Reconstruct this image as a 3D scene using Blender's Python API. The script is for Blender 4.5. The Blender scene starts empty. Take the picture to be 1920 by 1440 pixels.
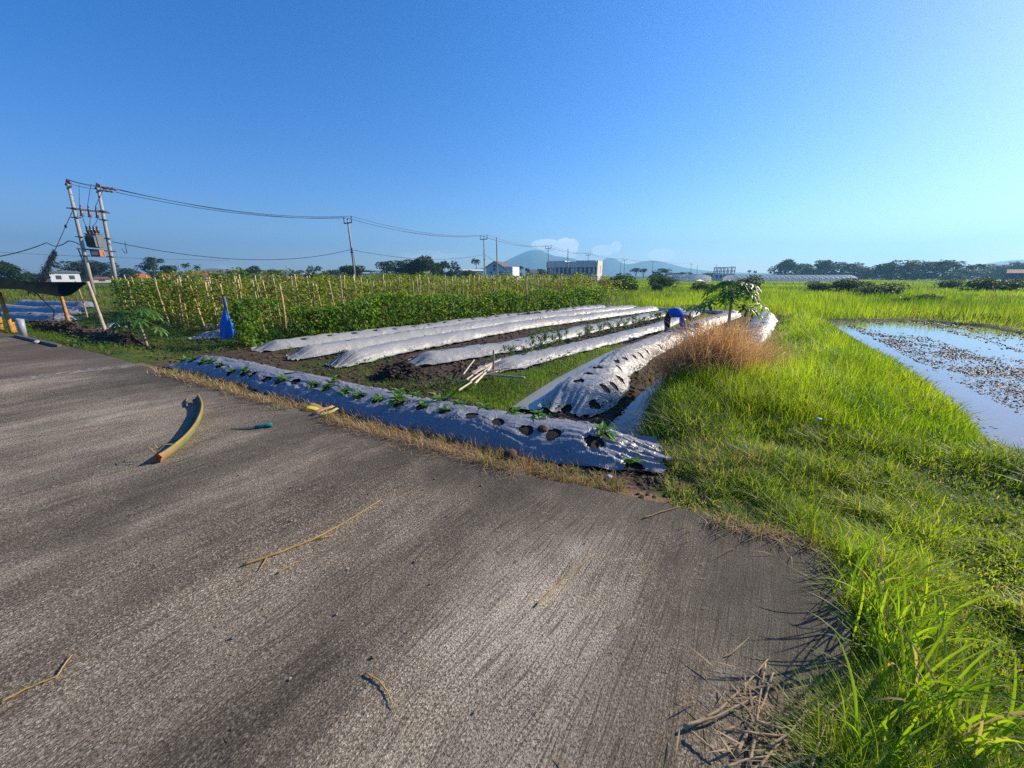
import bpy, math, random
import numpy as np
from mathutils import Vector, Matrix
from mathutils.geometry import tessellate_polygon

RS = np.random.RandomState
sc = bpy.context.scene
COL = sc.collection
PI = math.pi

# ------------------------------------------------------------------ camera model
FPX = 721.0
TH = math.atan(203.0 / FPX)
CT, ST = math.cos(TH), math.sin(TH)
CAMZ = 1.6

def P(px, py, z=0.0):
    """photo pixel -> point on the horizontal plane z"""
    ox, oy = px - 960.0, py - 720.0
    down = oy * CT + FPX * ST
    fwd = FPX * CT - oy * ST
    t = (CAMZ - z) / max(down, 1e-3)
    return (ox * t, fwd * t, z)

def ztop(py, y):
    v = (720.0 - py) / FPX
    return CAMZ + y * (v * CT - ST) / (CT + v * ST)

def D(px, py, y):
    """photo pixel -> point at forward distance y"""
    z = ztop(py, y)
    depth = y * CT - (z - CAMZ) * ST
    return ((px - 960.0) / FPX * depth, y, z)

AZ = math.radians(40.0)          # direction the beds run
def AP(a, p):                    # along / across the beds -> x, y
    return (a * math.sin(AZ) + p * math.cos(AZ), a * math.cos(AZ) - p * math.sin(AZ))

# ------------------------------------------------------------------ noise
def _h2(ix, iy, seed):
    n = (ix.astype(np.int64) * 374761393 + iy.astype(np.int64) * 668265263 + seed * 1442695041) & 0xFFFFFFFF
    n = ((n ^ (n >> 13)) * 1274126177) & 0xFFFFFFFF
    n = n ^ (n >> 16)
    return (n & 0xFFFFFF) / float(0xFFFFFF)

def vn(x, y, seed=0):
    x = np.asarray(x, float); y = np.asarray(y, float)
    ix, iy = np.floor(x), np.floor(y)
    fx, fy = x - ix, y - iy
    fx = fx * fx * fx * (fx * (fx * 6 - 15) + 10); fy = fy * fy * fy * (fy * (fy * 6 - 15) + 10)
    a = _h2(ix, iy, seed); b = _h2(ix + 1, iy, seed); c = _h2(ix, iy + 1, seed); d = _h2(ix + 1, iy + 1, seed)
    return (a * (1 - fx) + b * fx) * (1 - fy) + (c * (1 - fx) + d * fx) * fy * 1.0

def fbm(x, y, seed=0, o=4, g=0.5):
    s = 0; a = 1; t = 0
    for i in range(o):
        s = s + a * vn(np.asarray(x) * 2 ** i + 17.3 * i, np.asarray(y) * 2 ** i - 9.1 * i, seed + i)
        t += a; a *= g
    return s / t

def sst(a, b, x):
    t = np.clip((np.asarray(x, float) - a) / (b - a), 0, 1)
    return t * t * (3 - 2 * t)

def sdf(poly, x, y):
    """signed distance to a closed polygon, negative inside"""
    x = np.asarray(x, float); y = np.asarray(y, float)
    d = np.full(x.shape, 1e18); ins = np.zeros(x.shape, bool)
    n = len(poly)
    for i in range(n):
        ax, ay = poly[i][:2]; bx, by = poly[(i + 1) % n][:2]
        ex, ey = bx - ax, by - ay
        wx, wy = x - ax, y - ay
        t = np.clip((wx * ex + wy * ey) / (ex * ex + ey * ey + 1e-12), 0, 1)
        d = np.minimum(d, (wx - ex * t) ** 2 + (wy - ey * t) ** 2)
        c = ((ay <= y) & (by > y)) | ((by <= y) & (ay > y))
        xi = ax + (y - ay) / np.where(abs(ey) < 1e-12, 1e-12, ey) * ex
        ins ^= c & (x < xi)
    d = np.sqrt(d)
    return np.where(ins, -d, d)

# ------------------------------------------------------------------ mesh building
class MB:
    def __init__(s):
        s.v = []; s.q = []; s.t = []; s.c = []; s.n = 0
    def add(s, v, q=None, t=None, c=(1, 1, 1)):
        v = np.asarray(v, float).reshape(-1, 3)
        if q is not None and len(q): s.q.append(np.asarray(q, np.int64).reshape(-1, 4) + s.n)
        if t is not None and len(t): s.t.append(np.asarray(t, np.int64).reshape(-1, 3) + s.n)
        c = np.asarray(c, float)
        if c.ndim == 1: c = np.tile(c, (len(v), 1))
        s.v.append(v); s.c.append(c); s.n += len(v)
        return s
    def box(s, c, size, rot=None, col=(1, 1, 1)):
        hx, hy, hz = [k / 2 for k in size]
        v = np.array([[sx * hx, sy * hy, sz * hz] for sx in (-1, 1) for sy in (-1, 1) for sz in (-1, 1)])
        if rot is not None: v = v @ np.array(rot.to_3x3()).T
        q = [[0, 1, 3, 2], [4, 6, 7, 5], [0, 4, 5, 1], [2, 3, 7, 6], [0, 2, 6, 4], [1, 5, 7, 3]]
        return s.add(v + np.array(c), q, None, col)
    def tube(s, pts, rad, n=8, col=(1, 1, 1), cap=True):
        pts = [Vector(p) for p in pts]
        if not hasattr(rad, '__len__'): rad = [rad] * len(pts)
        m = len(pts); V = []; up = None
        for i, p in enumerate(pts):
            d = (pts[min(i + 1, m - 1)] - pts[max(i - 1, 0)]).normalized()
            if up is None:
                up = Vector((0, 0, 1)) if abs(d.z) < .9 else Vector((1, 0, 0))
            a = d.cross(up).normalized(); b = a.cross(d).normalized(); up = b
            for k in range(n):
                th = 2 * PI * k / n
                V.append(p + (a * math.cos(th) + b * math.sin(th)) * rad[i])
        q = [[i * n + k, i * n + (k + 1) % n, (i + 1) * n + (k + 1) % n, (i + 1) * n + k] for i in range(m - 1) for k in range(n)]
        t = []
        if cap:
            V.append(pts[0]); V.append(pts[-1])
            for k in range(n):
                t.append([m * n, (k + 1) % n, k]); t.append([m * n + 1, (m - 1) * n + k, (m - 1) * n + (k + 1) % n])
        return s.add([tuple(x) for x in V], q, t, col)
    def prism(s, poly, z0, z1, col=(1, 1, 1)):
        n = len(poly)
        v = [(p[0], p[1], z0) for p in poly] + [(p[0], p[1], z1) for p in poly]
        q = [[i, (i + 1) % n, n + (i + 1) % n, n + i] for i in range(n)]
        tt = tessellate_polygon([[Vector((p[0], p[1], 0)) for p in poly]])
        t = [[n + a for a in tr] for tr in tt] + [list(tr)[::-1] for tr in tt]
        return s.add(v, q, t, col)
    def build(s, name, mat, parent=None, smooth=False, loc=None):
        V = np.concatenate(s.v) if s.v else np.zeros((0, 3))
        C = np.concatenate(s.c) if s.c else np.zeros((0, 3))
        if loc is not None: V = V - np.array(loc)
        Q = np.concatenate(s.q) if s.q else np.zeros((0, 4), np.int64)
        T = np.concatenate(s.t) if s.t else np.zeros((0, 3), np.int64)
        me = bpy.data.meshes.new(name)
        me.vertices.add(len(V)); me.vertices.foreach_set('co', V.astype(np.float32).ravel())
        me.loops.add(4 * len(Q) + 3 * len(T))
        me.loops.foreach_set('vertex_index', np.concatenate([Q.ravel(), T.ravel()]).astype(np.int32))
        me.polygons.add(len(Q) + len(T))
        st = np.concatenate([np.arange(len(Q)) * 4, 4 * len(Q) + np.arange(len(T)) * 3]).astype(np.int32)
        me.polygons.foreach_set('loop_start', st)
        me.polygons.foreach_set('use_smooth', np.full(len(st), bool(smooth)))
        me.update(calc_edges=True)
        a = me.color_attributes.new('tint', 'FLOAT_COLOR', 'POINT')
        a.data.foreach_set('color', np.concatenate([C, np.ones((len(C), 1))], 1).astype(np.float32).ravel())
        me.materials.append(mat)
        o = bpy.data.objects.new(name, me); COL.objects.link(o)
        if parent is not None: o.parent = parent
        elif loc is not None: o.location = loc
        return o

def tag(o, label=None, cat=None, group=None, kind=None):
    if label: o['label'] = label
    if cat: o['category'] = cat
    if group: o['group'] = group
    if kind: o['kind'] = kind
    return o

def thing(name, label, cat, loc=(0, 0, 0), group=None, rz=0.0):
    o = bpy.data.objects.new(name, None); COL.objects.link(o)
    o.location = loc; o.rotation_euler = (0, 0, rz); o.empty_display_size = .1
    return tag(o, label, cat, group)

def copy_tree(o, parent=None, loc=None, rz=None, scale=None, label=None, group=None):
    c = o.copy(); COL.objects.link(c)
    if parent is not None: c.parent = parent
    if loc is not None: c.location = loc
    if rz is not None: c.rotation_euler = (0, 0, rz)
    if scale is not None: c.scale = scale if hasattr(scale, '__len__') else (scale,) * 3
    if label: c['label'] = label
    if group: c['group'] = group
    for ch in list(o.children): copy_tree(ch, c)
    return c

ORD = ['first', 'second', 'third', 'fourth', 'fifth', 'sixth', 'seventh', 'eighth', 'ninth', 'tenth', 'eleventh', 'twelfth', 'thirteenth',
       'fourteenth', 'fifteenth', 'sixteenth', 'seventeenth', 'eighteenth', 'nineteenth', 'twentieth', 'twenty-first', 'twenty-second',
       'twenty-third', 'twenty-fourth', 'twenty-fifth', 'twenty-sixth', 'twenty-seventh', 'twenty-eighth', 'twenty-ninth', 'thirtieth',
       'thirty-first', 'thirty-second', 'thirty-third', 'thirty-fourth', 'thirty-fifth', 'thirty-sixth', 'thirty-seventh', 'thirty-eighth']

# ------------------------------------------------------------------ materials
class NT:
    def __init__(s, name):
        s.m = bpy.data.materials.new(name); s.m.use_nodes = True
        s.t = s.m.node_tree; s.t.nodes.clear()
        s.out = s.t.nodes.new('ShaderNodeOutputMaterial')
    def n(s, typ, ins=None, **kw):
        nd = s.t.nodes.new('ShaderNode' + typ)
        for k, v in kw.items(): setattr(nd, k, v)
        for k, v in (ins or {}).items(): s.set(nd, k, v)
        return nd
    def set(s, nd, k, v):
        i = nd.inputs[k]
        if isinstance(v, bpy.types.NodeSocket): s.t.links.new(v, i)
        elif hasattr(v, '__len__') and len(v) == 3 and i.type == 'RGBA': i.default_value = (*v, 1)
        else: i.default_value = v
    def mix(s, f, a, b, mode='MIX'):
        nd = s.n('Mix', data_type='RGBA', blend_type=mode, clamp_factor=True)
        s.set(nd, 0, f); s.set(nd, 6, a); s.set(nd, 7, b)
        return nd.outputs[2]
    def math(s, op, a, b=0.0, c=0.0, clamp=False):
        nd = s.n('Math', operation=op, use_clamp=clamp)
        s.set(nd, 0, a); s.set(nd, 1, b); s.set(nd, 2, c)
        return nd.outputs[0]
    def ramp(s, v, a, b, x=0.0, y=1.0):
        nd = s.n('MapRange', interpolation_type='SMOOTHSTEP'); s.set(nd, 0, v); s.set(nd, 1, a); s.set(nd, 2, b); s.set(nd, 3, x); s.set(nd, 4, y)
        return nd.outputs[0]
    def noise(s, vec, scale, detail=3, rough=.55, dist=0.0):
        nd = s.n('TexNoise', {'Scale': scale, 'Detail': detail, 'Roughness': rough, 'Distortion': dist})
        if vec is not None: s.set(nd, 'Vector', vec)
        return nd.outputs[0]
    def map(s, vec, scale=(1, 1, 1), rot=(0, 0, 0), loc=(0, 0, 0)):
        nd = s.n('Mapping', {'Scale': scale, 'Rotation': rot, 'Location': loc}); s.set(nd, 'Vector', vec)
        return nd.outputs[0]
    def attr(s, name='tint'):
        return s.n('Attribute', attribute_name=name).outputs['Color']
    def obj(s): return s.n('TexCoord').outputs['Object']
    def bump(s, h, st, dist=.01, nrm=None):
        nd = s.n('Bump', {'Strength': st, 'Distance': dist, 'Height': h})
        if nrm is not None: s.set(nd, 'Normal', nrm)
        return nd.outputs[0]
    def pbr(s, col, rough=.6, metal=0.0, nrm=None, spec=.5, **kw):
        nd = s.n('BsdfPrincipled', {'Base Color': col, 'Roughness': rough, 'Metallic': metal, 'Specular IOR Level': spec})
        if nrm is not None: s.set(nd, 'Normal', nrm)
        for k, v in kw.items(): s.set(nd, k.replace('_', ' '), v)
        return nd.outputs[0]
    def done(s, sh):
        s.t.links.new(sh, s.out.inputs[0]); return s.m

def m_plain(name, col, rough=.6, metal=0.0, var=.15, scale=6.0, bump=.0, spec=.4):
    k = NT(name); o = k.obj()
    f = k.noise(o, scale, 4)
    c = k.mix(f, tuple(x * (1 - var) for x in col), tuple(min(1, x * (1 + var)) for x in col))
    nr = k.bump(k.noise(o, scale * 6, 3), bump, .01) if bump else None
    return k.done(k.pbr(c, rough, metal, nr, spec))

def m_tint(name, rough=.7, transl=0.0, spec=.3, var=.2, vs=5.0, bump=0.0, bs=40.0):
    """colour from the per-vertex tint of the mesh, optionally translucent like a thin leaf"""
    k = NT(name); o = k.obj()
    c = k.attr()
    if var:
        f = k.noise(o, vs, 3)
        g = k.ramp(f, .25, .75, 1 - var, 1 + var)
        nd = k.n('VectorMath', operation='SCALE'); k.set(nd, 0, c); k.set(nd, 'Scale', g); c = nd.outputs[0]
    nr = k.bump(k.noise(o, bs, 3), bump, .01) if bump else None
    sh = k.pbr(c, rough, 0, nr, spec)
    if transl:
        tc = k.n('VectorMath', operation='MULTIPLY'); k.set(tc, 0, c); k.set(tc, 1, (1.5, 1.4, .6))
        t = k.n('BsdfTranslucent'); k.set(t, 'Color', tc.outputs[0])
        mx = k.n('MixShader'); k.set(mx, 0, transl); k.t.links.new(sh, mx.inputs[1]); k.t.links.new(t.outputs[0], mx.inputs[2]); sh = mx.outputs[0]
    return k.done(sh)

M = {}
M['grass'] = m_tint('grass_blade', .55, .5, .35, .25, .8)
M['leaf'] = m_tint('leaf', .45, .35, .4, .2, 2.0)
M['tree_leaf'] = m_tint('tree_leaf', .6, .3, .25, .25, .5)
M['straw'] = m_tint('dry_straw', .7, .3, .3, .2, 6.0)
M['tinted'] = m_tint('tinted', .75, 0, .3, .12, 3.0, .2, 30)
M['bark'] = m_tint('bark', .85, 0, .2, .3, 8.0, .6, 25)
M['soil'] = m_tint('loose_soil', .9, 0, .2, .35, 14.0, .8, 60)
M['wood'] = m_tint('bamboo_wood', .55, 0, .35, .22, 12.0, .3, 50)
M['wet_mud'] = m_tint('wet_mud', .6, 0, .35, .3, 20.0, .6, 40)
M['steel'] = m_plain('dark_steel', (.10, .09, .09), .5, .3, .3)
M['wire'] = m_plain('wire_black', (.03, .03, .035), .5, 0, .2)
M['concrete_pole'] = m_plain('pole_concrete', (.33, .31, .28), .8, 0, .25, 3.0, .2)
M['ceramic'] = m_plain('insulator_brown', (.10, .035, .025), .25, 0, .2)
M['glass'] = m_plain('window_glass', (.05, .08, .12), .12, 0, .2, 1.0, 0, .6)
M['skin'] = m_plain('skin', (.28, .15, .09), .5, 0, .1)
M['shirt'] = m_plain('blue_cloth', (.012, .10, .52), .85, 0, .25, 14, .5)
M['trousers'] = m_plain('dark_cloth', (.02, .02, .028), .85, 0, .3, 14, .5)
M['red_cloth'] = m_plain('red_cloth', (.85, .11, .06), .85, 0, .25, 14, .5)
M['net'] = m_plain('shade_net_black', (.008, .011, .009), 1.0, 0, .3, 20, .5, 0.02)
M['tarp'] = m_plain('blue_tarp', (.008, .16, .68), .45, 0, .2, 6, .6)
M['pvc'] = m_plain('grey_pvc', (.27, .28, .31), .45, 0, .15, 5)

# ------------------------------------------------------------------ plan of the place
road_edge_px = [(0, 622), (60, 637), (120, 648), (180, 662), (240, 678), (290, 692), (350, 709), (420, 727), (480, 745), (540, 762), (600, 778), (660, 797), (740, 817),
                (820, 838), (900, 858), (960, 878), (1010, 900), (1080, 912), (1150, 924), (1220, 938), (1290, 957), (1350, 972), (1420, 988),
                (1500, 1008), (1548, 1035), (1575, 1080), (1590, 1130), (1597, 1200), (1590, 1290), (1570, 1370), (1550, 1440)]
road_edge = [P(x, y, 0)[:2] for x, y in road_edge_px]
road_poly = [(-40, 24.0), (-22, 15.4)] + road_edge + [(1.0, .3), (.95, -4), (-40, -4)]
bed1_px = [(297, 690), (345, 697), (400, 711), (460, 726), (520, 744), (580, 760), (640, 776), (700, 793), (760, 809), (820, 823), (880, 837), (960, 853), (1060, 870), (1140, 884), (1235, 898)]
bed1_edge = np.array([P(x, y, -.09)[:2] for x, y in bed1_px])

bank_poly = [P(*q, -.2)[:2] for q in [(1262, 905), (1250, 850), (1212, 800), (1222, 742), (1275, 694), (1350, 668), (1432, 640), (1452, 610), (1470, 588)]] + \
            [P(*q, -.3)[:2] for q in [(1552, 604), (1612, 640), (1690, 694), (1786, 766), (1910, 876)]] + \
            [(5.9, 2.6), (6.1, 0), (6.0, -4), (1.0, -4)] + [P(x, y, 0)[:2] for x, y in reversed(road_edge_px[20:])]
paddy_poly = [P(*q, -.42)[:2] for q in [(1538, 604), (1606, 638), (1684, 692), (1780, 764), (1905, 872)]] + [(5.7, 2.5), (6.0, -4), (26, -4), (24, 8), (21.5, 12.5)] + \
             [P(*q, -.42)[:2] for q in [(1900, 624), (1840, 612), (1740, 603), (1640, 602)]]
channel_poly = [P(*q, -.38)[:2] for q in [(945, 768), (985, 742), (1040, 708), (1120, 668), (1180, 640), (1215, 625), (1235, 625), (1150, 668), (1070, 715), (1015, 758), (1000, 778)]]
ditch_poly = [P(*q, -.38)[:2] for q in [(1130, 815), (1150, 790), (1200, 740), (1245, 700), (1300, 680), (1300, 700), (1235, 745), (1215, 800), (1225, 835), (1200, 832)]]
strip_poly = [P(*q, -.3)[:2] for q in [(835, 735), (900, 700), (985, 697), (1070, 668), (1160, 640), (1245, 614), (1330, 588), (1345, 592), (1215, 627), (1118, 668), (1036, 708), (982, 742), (935, 762)]]

def H(x, y):
    x = np.asarray(x, float); y = np.asarray(y, float)
    h = -.35 + .05 * (fbm(x * .9, y * .9, 3) - .5) + .05 * (fbm(x * 4, y * 4, 7) - .5)
    near = (x > -45) & (x < 30) & (y < 40) & (y > -6)
    dr = np.full(x.shape, 50.0); db = dr.copy(); dp = dr.copy(); dc = dr.copy(); dd = dr.copy()
    if near.any():
        xs, ys = x[near], y[near]
        dr[near] = sdf(road_poly, xs, ys); db[near] = sdf(bank_poly, xs, ys); dp[near] = sdf(paddy_poly, xs, ys)
        dc[near] = sdf(channel_poly, xs, ys); dd[near] = sdf(ditch_poly, xs, ys)
    sh = (1 - sst(.35, 1.7, dr)) * (1 - .0)
    h = h + sh * (-.09 - h) + .02 * (fbm(x * 5, y * 5, 9) - .5) * sh
    bk = 1 - sst(-.45, .25, db)
    h = h * (1 - bk) + bk * (-.10 + .14 * (fbm(x * .8, y * .8, 21) - .5) + .04 * (fbm(x * 3, y * 3, 5) - .5))
    pd = 1 - sst(-.35, .3, dp)
    h = h * (1 - pd) + pd * (-.62)
    ch = 1 - sst(-.12, .14, np.minimum(dc, dd))
    h = h * (1 - ch) + ch * (-.52)
    rd = 1 - sst(-.25, .0, dr)
    h = h * (1 - rd) + rd * np.minimum(h, -.14)
    return h

def Hs(x, y): return float(H(np.array([x]), np.array([y]))[0])

def grid_axis(lo, hi, step, far, g=1.28):
    a = list(np.arange(lo, hi + step / 2, step))
    s = step; v = hi
    while v < far:
        s *= g; v += s; a.append(v)
    s = step; v = lo; b = []
    while v > -far:
        s *= g; v -= s; b.append(v)
    return np.array(b[::-1] + a)

def make_ground():
    xs = grid_axis(-22, 22, .11, 3500); ys = grid_axis(-3, 25, .11, 3500)
    X, Y = np.meshgrid(xs, ys); sh = X.shape
    X = X.ravel(); Y = Y.ravel()
    Z = H(X, Y)
    far = np.hypot(X, Y)
    near = (far < 60)
    db = np.full(X.shape, 50.); dst = db.copy(); dr = db.copy(); dp = db.copy()
    db[near] = sdf(bank_poly, X[near], Y[near]); dst[near] = sdf(strip_poly, X[near], Y[near]); dr[near] = sdf(road_poly, X[near], Y[near]); dp[near] = sdf(paddy_poly, X[near], Y[near])
    al = X * math.sin(AZ) + Y * math.cos(AZ); pe = X * math.cos(AZ) - Y * math.sin(AZ)
    n = fbm(X * .7, Y * .7, 31)
    field = sst(-13.5, -12, pe) * (1 - sst(-.5, .8, pe)) * (1 - sst(21.5, 22.6, al)) * sst(.5, 1.5, dr)
    grass = .85 * (1 - field) + field * sst(.55, .72, n) * .6
    grass = np.maximum(grass, 1 - sst(-.1, .12, dst)); grass = np.maximum(grass, .8 * (1 - sst(-.2, .25, db)))
    nb = np.full(X.shape, 0.0)
    t = X - Y * 0
    near1 = (1 - sst(.05, 1.6, dr)) * (db > .2) * (X > -7.2)
    grass = grass * (1 - near1)
    dry = (1 - sst(.1, .45, dr + .25 * (n - .5))) * (X > -7.5) * (X < 1.9)
    wet = (1 - sst(-.2, .35, dp)) + (1 - sst(-.38, -.3, Z + .02)) * (near) * .6
    c = np.stack([np.clip(grass, 0, 1), np.clip(dry, 0, 1), np.clip(wet, 0, 1)], 1)
    ny, nx = sh
    i = np.arange(ny - 1)[:, None] * nx + np.arange(nx - 1)[None, :]
    q = np.stack([i, i + 1, i + nx + 1, i + nx], -1).reshape(-1, 4)
    mb = MB().add(np.stack([X, Y, Z], 1), q, None, c)
    k = NT('ground_soil'); o = k.obj()
    sep = k.n('SeparateColor'); k.set(sep, 0, k.attr())
    n1 = k.noise(o, 3.0, 6, .65); n2 = k.noise(o, 22, 5, .7); n3 = k.noise(o, .6, 4)
    soil = k.mix(k.ramp(n2, .3, .7), (.028, .021, .016), (.105, .075, .052))
    soil = k.mix(k.ramp(n1, .45, .7), soil, (.13, .085, .055))
    gr = k.mix(k.ramp(n1, .3, .7), (.035, .055, .012), (.085, .12, .022))
    gr = k.mix(k.ramp(n3, .5, .7), gr, (.10, .125, .03))
    c1 = k.mix(k.ramp(k.math('ADD', sep.outputs[0], k.math('MULTIPLY', k.math('SUBTRACT', n2, .5), .8)), .35, .65), soil, gr)
    dr_ = k.mix(n2, (.16, .10, .055), (.30, .21, .12))
    c2 = k.mix(k.ramp(k.math('ADD', sep.outputs[1], k.math('MULTIPLY', k.math('SUBTRACT', n2, .5), .8)), .35, .7), c1, dr_)
    c3 = k.mix(k.math('MULTIPLY', sep.outputs[2], .7), c2, (.03, .024, .02))
    rough = k.math('SUBTRACT', .95, k.math('MULTIPLY', sep.outputs[2], .2))
    nr = k.bump(n2, .9, .03, k.bump(n1, .5, .05))
    g = mb.build('ground', k.done(k.pbr(c3, rough, 0, nr, .12)), smooth=True)
    tag(g, kind='structure')

def water_mat(name, mudcol, rough=.03):
    k = NT(name); o = k.obj()
    nr = k.bump(k.noise(o, 9, 2), .04, .01)
    f = k.n('Fresnel', {'IOR': 1.33}); k.set(f, 'Normal', nr)
    d = k.n('BsdfDiffuse'); k.set(d, 'Color', k.mix(k.noise(o, 1.5, 4), mudcol, tuple(1.6 * x for x in mudcol)))
    g = k.n('BsdfGlossy', {'Roughness': rough}); k.set(g, 'Normal', nr)
    mx = k.n('MixShader'); k.set(mx, 0, k.math('MULTIPLY_ADD', f.outputs[0], 1.35, .05, True)); k.t.links.new(d.outputs[0], mx.inputs[1]); k.t.links.new(g.outputs[0], mx.inputs[2])
    return k.done(mx.outputs[0])

def flat_sheet(name, poly, z, mat, grow=.0):
    mb = MB(); pts = poly
    if grow:
        cx = sum(p[0] for p in poly) / len(poly); cy = sum(p[1] for p in poly) / len(poly)
        pts = [(cx + (p[0] - cx) * (1 + grow), cy + (p[1] - cy) * (1 + grow)) for p in poly]
    tt = tessellate_polygon([[Vector((p[0], p[1], 0)) for p in pts]])
    v = [(p[0], p[1], z) for p in pts]
    t = []
    for a, b, c in tt:
        n = (Vector(v[b]) - Vector(v[a])).cross(Vector(v[c]) - Vector(v[a]))
        t.append([a, b, c] if n.z > 0 else [a, c, b])
    mb.add(v, None, t)
    return mb.build(name, mat)

make_ground()
tag(flat_sheet('paddy_water', paddy_poly, -.42, water_mat('paddy_water_surface', (.17, .15, .135)), .04), kind='structure')
tag(flat_sheet('channel_water', channel_poly, -.40, water_mat('channel_water_surface', (.20, .18, .13), .2), -.06), kind='structure')
tag(flat_sheet('ditch_water', ditch_poly, -.40, water_mat('ditch_water_surface', (.03, .03, .03)), .08), kind='structure')

# ------------------------------------------------------------------ concrete road
def make_road():
    rr = RS(4); pts = []
    n = len(road_poly)
    for i in range(n):
        a = np.array(road_poly[i]); b = np.array(road_poly[(i + 1) % n])
        L = np.hypot(*(b - a)); m = max(1, int(L / .06)) if L < 8 else 1
        for j in range(m):
            p = a + (b - a) * j / m
            if m > 1 or L < 8:
                p = p + .035 * (np.array([fbm(p[0] * 3, p[1] * 3, 1, 4), fbm(p[0] * 3, p[1] * 3, 2, 4)]) - .5) * 2 + rr.uniform(-.006, .006, 2)
            pts.append((p[0], p[1]))
    mb = MB().prism(pts, -.2, 0)
    k = NT('worn_concrete'); o = k.obj()
    A = math.radians(34)
    r = k.map(o, rot=(0, 0, A))                       # y along the broom marks
    wob = k.noise(k.map(r, (.8, .5, 1)), 1.0, 3)
    wv = k.n('Combine' + 'XYZ'); k.set(wv, 0, k.math('MULTIPLY', wob, .35))
    ad = k.n('VectorMath', operation='ADD'); k.set(ad, 0, r); k.set(ad, 1, wv.outputs[0]); rw = ad.outputs[0]
    streak = k.noise(k.map(rw, (120, 2.6, 1)), 1.0, 3, .6)
    streak2 = k.noise(k.map(rw, (26, .9, 1)), 1.0, 4, .6)
    patch = k.noise(k.map(rw, (1.5, .42, 1)), 1.0, 6, .62)
    patch2 = k.noise(k.map(r, (.55, .22, 1), loc=(3, 7, 0)), 1.0, 5, .6)
    worn = k.ramp(k.noise(k.map(r, (2.2, 2.0, 1), loc=(11, 2, 0)), 1.0, 5, .65), .42, .62)   # where broom marks are worn off
    v1 = k.n('TexVoronoi', {'Scale': 150.0}); k.set(v1, 'Vector', o)
    v2 = k.n('TexVoronoi', {'Scale': 210.0}); k.set(v2, 'Vector', o)
    fine = k.noise(o, 160, 4, .7); mid = k.noise(o, 30, 5, .7)
    sp1 = k.noise(k.map(rw, (165, 75, 1)), 1.0, 5, .75); sp2 = k.noise(o, 70, 6, .8); sp3 = k.noise(k.map(rw, (210, 90, 1), loc=(5, 1, 0)), 1.0, 3, .7)
    c = k.mix(k.ramp(patch, .34, .66), (.225, .175, .125), (.42, .36, .285))
    c = k.mix(k.ramp(patch2, .52, .64, 0, .85), c, (.66, .60, .52))
    c = k.mix(k.ramp(patch2, .50, .32, 0, .85), c, (.150, .104, .062))
    c = k.mix(k.ramp(mid, .48, .66, 0, .5), c, (.58, .50, .40))
    c = k.mix(k.ramp(sp1, .50, .60, 0, .75), c, (.78, .70, .58))
    c = k.mix(k.ramp(sp1, .49, .41, 0, .85), c, (.055, .044, .032))
    c = k.mix(k.ramp(sp2, .46, .38, 0, .75), c, (.045, .036, .026))
    c = k.mix(k.ramp(sp3, .48, .40, 0, .7), c, (.055, .044, .032))
    c = k.mix(k.math('MULTIPLY', k.ramp(v1.outputs['Color'], .72, .85), .75), c, (.85, .77, .66))
    c = k.mix(k.ramp(streak, .52, .36, 0, .62), c, (.065, .047, .030))
    c = k.mix(k.ramp(streak2, .44, .32, 0, .2), c, (.09, .066, .042))
    c = k.mix(k.ramp(k.noise(o, 13, 6, .78), .60, .70, 0, .85), c, (.045, .035, .025))
    c = k.mix(k.ramp(k.noise(k.map(r, (.9, .34, 1), loc=(21, 5, 0)), 1.0, 6, .66), .47, .62, 0, .5), c, (.085, .066, .042))
    tn = k.n('VectorMath', operation='MULTIPLY'); k.set(tn, 0, c); k.set(tn, 1, (.66, .632, .566)); c = tn.outputs[0]
    wear = k.noise(k.map(rw, (1.25, .42, 1), loc=(31, 8, 0)), 1.0, 5, .6)
    sc_ = k.n('VectorMath', operation='SCALE'); k.set(sc_, 0, c); k.set(sc_, 'Scale', k.ramp(wear, .32, .68, .62, 1.45)); c = sc_.outputs[0]
    # darker tone along the planted edge and at the rounded corner
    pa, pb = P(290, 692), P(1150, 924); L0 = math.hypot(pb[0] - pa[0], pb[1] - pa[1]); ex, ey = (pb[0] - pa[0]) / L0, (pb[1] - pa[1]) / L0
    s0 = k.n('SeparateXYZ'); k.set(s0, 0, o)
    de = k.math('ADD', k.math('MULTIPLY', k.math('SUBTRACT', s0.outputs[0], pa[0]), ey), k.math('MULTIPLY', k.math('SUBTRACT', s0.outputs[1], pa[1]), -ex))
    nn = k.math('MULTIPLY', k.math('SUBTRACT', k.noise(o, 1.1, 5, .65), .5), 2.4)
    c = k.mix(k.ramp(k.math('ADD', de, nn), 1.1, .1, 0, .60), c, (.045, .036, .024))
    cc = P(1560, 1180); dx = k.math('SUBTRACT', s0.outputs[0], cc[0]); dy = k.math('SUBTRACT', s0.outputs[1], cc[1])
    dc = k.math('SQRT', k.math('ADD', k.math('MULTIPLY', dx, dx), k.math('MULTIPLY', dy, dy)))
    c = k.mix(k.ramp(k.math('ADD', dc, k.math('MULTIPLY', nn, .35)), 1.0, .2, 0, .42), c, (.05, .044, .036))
    # slab joint with pale grit, darker mossy slab beyond it
    sx = k.n('SeparateXYZ'); k.set(sx, 0, o)
    pe = k.math('SUBTRACT', k.math('MULTIPLY', sx.outputs[0], math.cos(AZ)), k.math('MULTIPLY', sx.outputs[1], math.sin(AZ)))
    pj = k.math('ADD', k.math('ADD', pe, 9.95), k.math('MULTIPLY', k.math('SUBTRACT', k.noise(o, 1.5, 4), .5), .5))
    c = k.mix(k.ramp(pj, .05, -.25, 0, .6), c, (.115, .082, .055))
    grit = k.math('MULTIPLY', k.ramp(k.math('ABSOLUTE', pj), .30, .0), k.ramp(k.noise(o, 9, 6, .8), .48, .6))
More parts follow.
